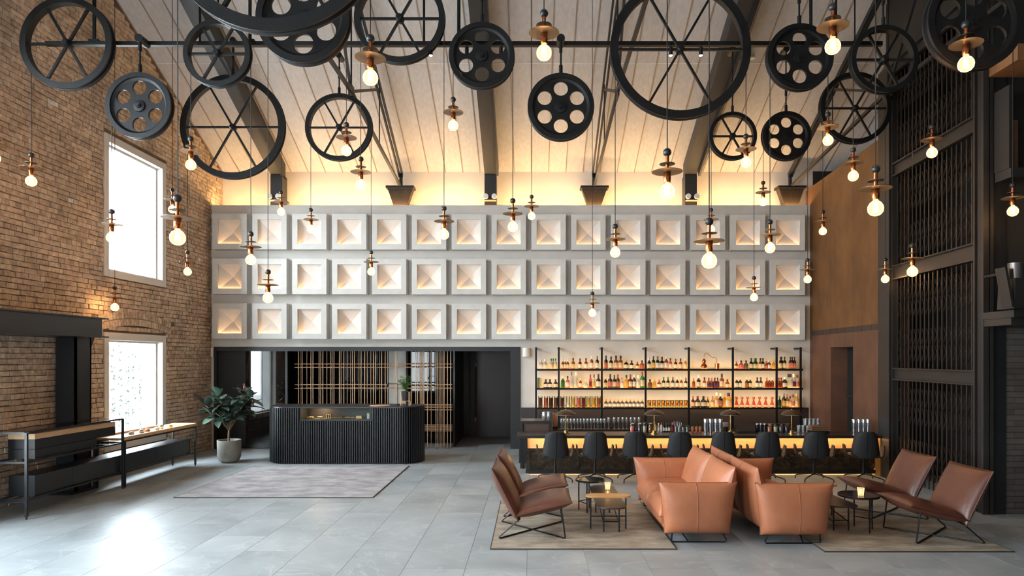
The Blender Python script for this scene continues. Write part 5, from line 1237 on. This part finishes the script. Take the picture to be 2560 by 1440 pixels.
def plate_mesh(R_):
    bm = bmesh.new()
    def loop(cx_, cz, r_, n):
        vs = [bm.verts.new((cx_ + r_ * math.cos(2 * PI * k / n), 0, cz + r_ * math.sin(2 * PI * k / n))) for k in range(n)]
        return [bm.edges.new((vs[k], vs[(k + 1) % n])) for k in range(n)]
    es = loop(0, 0, R_ - .06, 48)
    for k in range(6): a = PI / 2 + k * PI / 3; es += loop(R_ * .56 * math.cos(a), R_ * .56 * math.sin(a), R_ * .215, 22)
    bmesh.ops.triangle_fill(bm, use_beauty=True, edges=es)
    ret = bmesh.ops.extrude_face_region(bm, geom=list(bm.faces))
    bmesh.ops.translate(bm, vec=(0, .03, 0), verts=[g for g in ret['geom'] if isinstance(g, bmesh.types.BMVert)])
    bmesh.ops.translate(bm, vec=(0, -.015, 0), verts=bm.verts)
    bmesh.ops.recalc_face_normals(bm, faces=bm.faces)
    me = bpy.data.meshes.new('plate'); bm.to_mesh(me); bm.free(); me.materials.append(M_IRON); return me
WPOS = []
for (px, py, dia, D, kd, ht, lab) in WHEELS:
    c3 = P(px, py, D); R_ = dia / 2 * D / F
    o = thing('pulley_wheel', lab, 'wheel', c3, 0, 'hanging pulley wheels')
    WPOS.append((c3, R_))
    t = .05; w = .09 * R_ + .022
    MB().lathe([(R_, -t), (R_, -t * .55), (R_ - .022, -t * .3), (R_ - .022, t * .3), (R_, t * .55), (R_, t), (R_ - w, t), (R_ - w, -t)], 64, axis='y', closed=True).build('rim', M_IRON, o, smooth=True, ang=30)
    if kd == 's':
        for k in range(6):
            a = k * PI / 3; cs, sn = math.cos(a), math.sin(a)
            MB().bar((cs * .03, 0, sn * .03), (cs * (R_ - w + .01), 0, sn * (R_ - w + .01)), .028, .024 + .012 * R_, (0, 1, 0)).build('spoke', M_IRON, o)
        MB().lathe([(0, .07), (.03, .07), (.045, .055), (.05, .03), (.05, -.03), (.045, -.055), (.03, -.07), (0, -.07)], 18, axis='y').build('hub', M_IRON, o, smooth=True, ang=35)
    else:
        link('plate', plate_mesh(R_), o)
        MB().lathe([(0, .06), (.018, .06), (.018, .05), (.03, .05), (.032, .035), (.07, .03), (.075, .015), (.075, -.015), (.07, -.03), (.03, -.05), (0, -.06)], 22, axis='y').build('hub', M_IRON, o, smooth=True, ang=30)
        MB().lathe([(R_ - w - .035, -.012), (R_ - w + .002, -.03), (R_ - w + .002, .03), (R_ - w - .035, .012)], 64, axis='y', closed=True).build('flange', M_IRON, o, smooth=True)
    top = (ht if ht else roof(D) - .01) - c3.z
    z0 = R_ - .03
    MB().cyl((0, 0, z0), (0, 0, top), .012, n=8).build('hanger_rod', M_IRON, o, smooth=True)
    MB().cyl((0, 0, z0 - .02), (0, 0, z0 + .14), .024, n=10).build('clevis', M_IRON, o, smooth=True)
    MB().cyl((0, 0, z0 + .3), (0, 0, z0 + .48), .021, n=10).build('turnbuckle', M_IRON, o, smooth=True)
    if ht:
        MB().cyl((0, -.03, top), (0, .16, top), .05, n=16).build('rail_clamp', M_IRON, o, smooth=True)
# rails the wheels hang from
rz_ = ZZ(105, 8.55)
rl = thing('hoist_rail', 'long black rail crossing the whole roof with spotlights on it', 'rail', (0, 8.6, rz_))
MB().box((XZ(115, 8.6), 8.58, rz_ - .025), (XZ(2205, 8.6), 8.63, rz_ + .025)).build('rail', M_IRON, rl, world=True)
for px in (236, 625, 1147, 2027): MB().cyl((XZ(px, 8.6), 8.6, rz_), (XZ(px, 8.6), 8.6, roof(8.6)), .022, n=8).build('drop_rod', M_IRON, rl, world=True)
for px in (236, 625, 1147, 2027): MB().box((XZ(px, 8.6) - .06, 8.57, rz_ + .025), (XZ(px, 8.6) + .06, 8.64, rz_ + .05)).build('rail_shoe', M_IRON, rl, world=True)
rl2 = thing('upper_rail', 'black rail high in the roof carrying the back wheels', 'rail', (0, 11.45, 7.3))
MB().box((XZ(480, 11.45), 11.45, 7.28), (XZ(2100, 11.45), 11.5, 7.33)).build('rail', M_IRON, rl2, world=True)
for px in (500, 1060, 2090): MB().cyl((XZ(px, 11.47), 11.47, 7.3), (XZ(px, 11.47), 11.47, roof(11.47)), .02, n=8).build('drop_rod', M_IRON, rl2, world=True)
slab = ['left of the middle rafter', 'seen through the left holes of the middle disc wheel', 'seen through the right holes of the middle disc wheel', 'left one behind the very large wheel', 'right one behind the very large wheel']
for k, px in enumerate((1077, 1167, 1252, 1677, 1752)):
    x = XZ(px, 8.5); o = thing('spotlight', 'small black spotlight on the rail, ' + slab[k], 'light', (x, 8.5, rz_ - .03), 0, 'spotlights on the rail')
    MB().cyl((0, .07, .02), (0, 0, -.05), .008, n=8).build('arm', M_IRON, o)
    MB().cyl((0, 0, -.06), (0, 0, -.16), .024, n=14).build('barrel', M_IRON, o, smooth=True)
    MB().lathe([(0, -.164), (.021, -.163), (.021, -.158), (0, -.158)], 14).build('lens', emit('spot_lens', (1, .72, .42), 25 if k != 2 else .5), o, smooth=True)
    if k != 2:
        sl = bpy.data.lights.new('spot_beam', 'SPOT'); sl.energy = 90; sl.color = (1, .74, .48); sl.spot_size = .9; sl.spot_blend = .7; sl.shadow_soft_size = .02
        so = bpy.data.objects.new('spot_beam', sl); COL.objects.link(so); so.parent = o; so.location = (0, 0, -.18)
o = MB().lathe([(.05, 0), (.05, .03), (.03, .045), (0, .05)], 20, P(1880, 147, 13.0)).build('smoke_detector', M_WHITE, smooth=True); o.location.z = 0
tag(o, 'small white smoke detector on the sloping ceiling', 'detector')

# ------------------------------------------------------------------ pendant lamps
PEND = [(78, 388, 2, 'bare-bulb pendant farthest left with a full view, before the brick wall'), (-13, 330, 2, 'pendant cut by the left edge of the picture'), (477, 347, 2, 'pendant in front of the lower left of the large low wheel'), (279, 529, 2, 'pendant hanging before the upper left window'), (444, 496, 1, 'large near pendant right of the upper window'), (431, 475, 3, 'small pendant just behind the large near one by the upper window'), (469, 631, 3, 'small pendant over the brick between window and panels'), (287, 720, 3, 'small pendant just below the upper window'), (703, 481, 3, 'small pendant at the left rafter post'), (777, 525, 3, 'small pendant over the third panel of the top row'), (627, 585, 2, 'pendant over the gap below the first top panels'), (670, 680, 2, 'lowest pendant over the second column of panels'), (928, 631, 3, 'small pendant between the fourth and fifth columns of panels'), (1110, 521, 2, 'pendant over the sixth panel of the top row'), (926, 96, 1, 'large near pendant left of the middle rafter, top'), (866, 312, 2, 'pendant inside the spoked wheel by the left thin truss'), (902, 398, 2, 'pendant just below the spoked wheel by the left thin truss'), (1133, 249, 2, 'pendant left of the middle rafter, below the disc wheel'), (1360, 34, 1, 'large near pendant at the top centre above the lowest disc wheel'), (1668, 381, 1, 'large near pendant left of the right rafter foot'), (1865, 341, 2, 'pendant in front of the smallest spoked wheel'), (1282, 502, 2, 'pendant over the eighth panel of the top row'), (1329, 492, 3, 'small pendant at the centre, right of a larger one'), (1538, 566, 2, 'pendant over the eleventh column of panels'), (1778, 525, 3, 'small pendant behind a large near one, over the thirteenth column'), (1773, 554, 1, 'large near pendant over the thirteenth column of panels'), (1908, 457, 3, 'small pendant above the panels near the right corbel'), (1925, 555, 2, 'pendant over the last panel of the top row'), (1885, 695, 3, 'small pendant over the middle row, fourteenth column'), (2019, 650, 3, 'small pendant at the right edge of the panelled wall'), (1481, 734, 3, 'lowest small pendant, over the bottom row of panels'), (2082, 18, 1, 'large near pendant at the top right before the disc wheel'), (2415, 62, 1, 'large near pendant at the upper right corner'), (2070, 286, 2, 'pendant beside the spoked wheel above the rusted wall'), (2133, 375, 2, 'pendant before the top of the rusted wall'), (2189, 423, 1, 'large near pendant before the left gate post'), (2330, 317, 2, 'pendant before the third gate from below'), (2057, 530, 3, 'small pendant before the left part of the rusted wall'), (2213, 649, 3, 'small pendant at the left gate post, low'), (2281, 614, 2, 'pendant before the rail between second and third gates'), (2532, 463, 2, 'pendant farthest right, before the dark tiled wall')]
DR = {1: 5.62, 2: 8.47, 3: 11.4}
pm = {}
pm['ball'] = MB().lathe([(0, -.035), (.018, -.03), (.031, -.017), (.035, 0), (.031, .017), (.018, .03), (0, .035)], 18).mesh('ball', M_BALL, smooth=True, ang=80)
pm['stem'] = MB().cyl((0, 0, -.03), (0, 0, -.16), .0155, n=14).mesh('stem', M_COPPER, smooth=True)
pm['upper_disc'] = MB().lathe([(0, -.093), (.064, -.094), (.064, -.0975), (0, -.1)], 28).mesh('upper_disc', M_DISC, smooth=True)
pm['lower_disc'] = MB().lathe([(0, -.155), (.126, -.158), (.126, -.1615), (0, -.164)], 36).mesh('lower_disc', M_DISC, smooth=True)
pm['socket'] = MB().lathe([(.026, -.15), (.03, -.155), (.03, -.235), (.027, -.25), (0, -.25)], 18).mesh('socket', M_COPPER, smooth=True, ang=40)
pm['bulb'] = MB().lathe([(.014, -.245), (.022, -.26), (.045, -.278), (.06, -.305), (.0625, -.325), (.058, -.352), (.04, -.374), (.018, -.384), (0, -.386)], 24).mesh('bulb', M_BULB, smooth=True, ang=80)
fil = MB()
for k in range(6):
    a = k * PI / 3; fil.cyl((.013 * math.cos(a), .013 * math.sin(a), -.272), (.022 * math.cos(a), .022 * math.sin(a), -.352), .0045, n=5)
pm['filament'] = fil.mesh('filament', M_FIL)
cab = MB().cyl((0, 0, 0), (0, 0, 1), .0045, n=6).mesh('cable', M_CABLE)
for px, py, rw_, lab in PEND:
    D = DR[rw_]
    if rw_ == 3 and px > 2150: D = 11.32
    p = P(px, py, D)
    o = thing('pendant_lamp', lab, 'pendant lamp', p, 0, 'bare-bulb pendant lamps')
    for nm in ('ball', 'stem', 'upper_disc', 'lower_disc', 'socket'): link(nm, pm[nm], o)
    b = link('bulb', pm['bulb'], o); link('filament', pm['filament'], b)
    top = roof(D) - .01
    for c3, R_ in WPOS:
        dx = abs(c3.x - p.x)
        if abs(c3.y - D) < .12 and R_ * .5 < dx < R_ and c3.z > p.z: top = min(top, c3.z - math.sqrt(R_ * R_ - dx * dx) + .04)
    cb_ = link('cable', cab, o); cb_.scale = (1, 1, top - p.z)
# free cables that drop from the wheels to lamps further forward
# ------------------------------------------------------------------ projector bracket by the gallery
sp = thing('wall_speaker', 'dark box speaker on a bracket at the right edge of the hall', 'speaker', (XZ(2523, 8.5), 8.45, 2.65))
MB().cyl((-.02, -.1, .37), (-.02, -.1, .56), .09, n=20).build('drum', mat('grey_metal_drum', (96, 92, 90), .3, .7), sp, smooth=True)
MB().prism([(-.12, 0), (.08, 0), (.08, .37), (-.1, .37)], -.2, .1, lambda p, q_, h: (p, h, q_)).build('box_body', M_STEELD, sp, bevel=.006)
MB().bar((-.13, -.12, .02), (-.22, -.12, .50), .18, .03, (1, 0, 0)).build('side_flap', M_STEELD, sp)
MB().cyl((-.02, .1, .46), (-.02, .5, .46), .02, n=8).build('wall_arm', M_STEEL, sp)
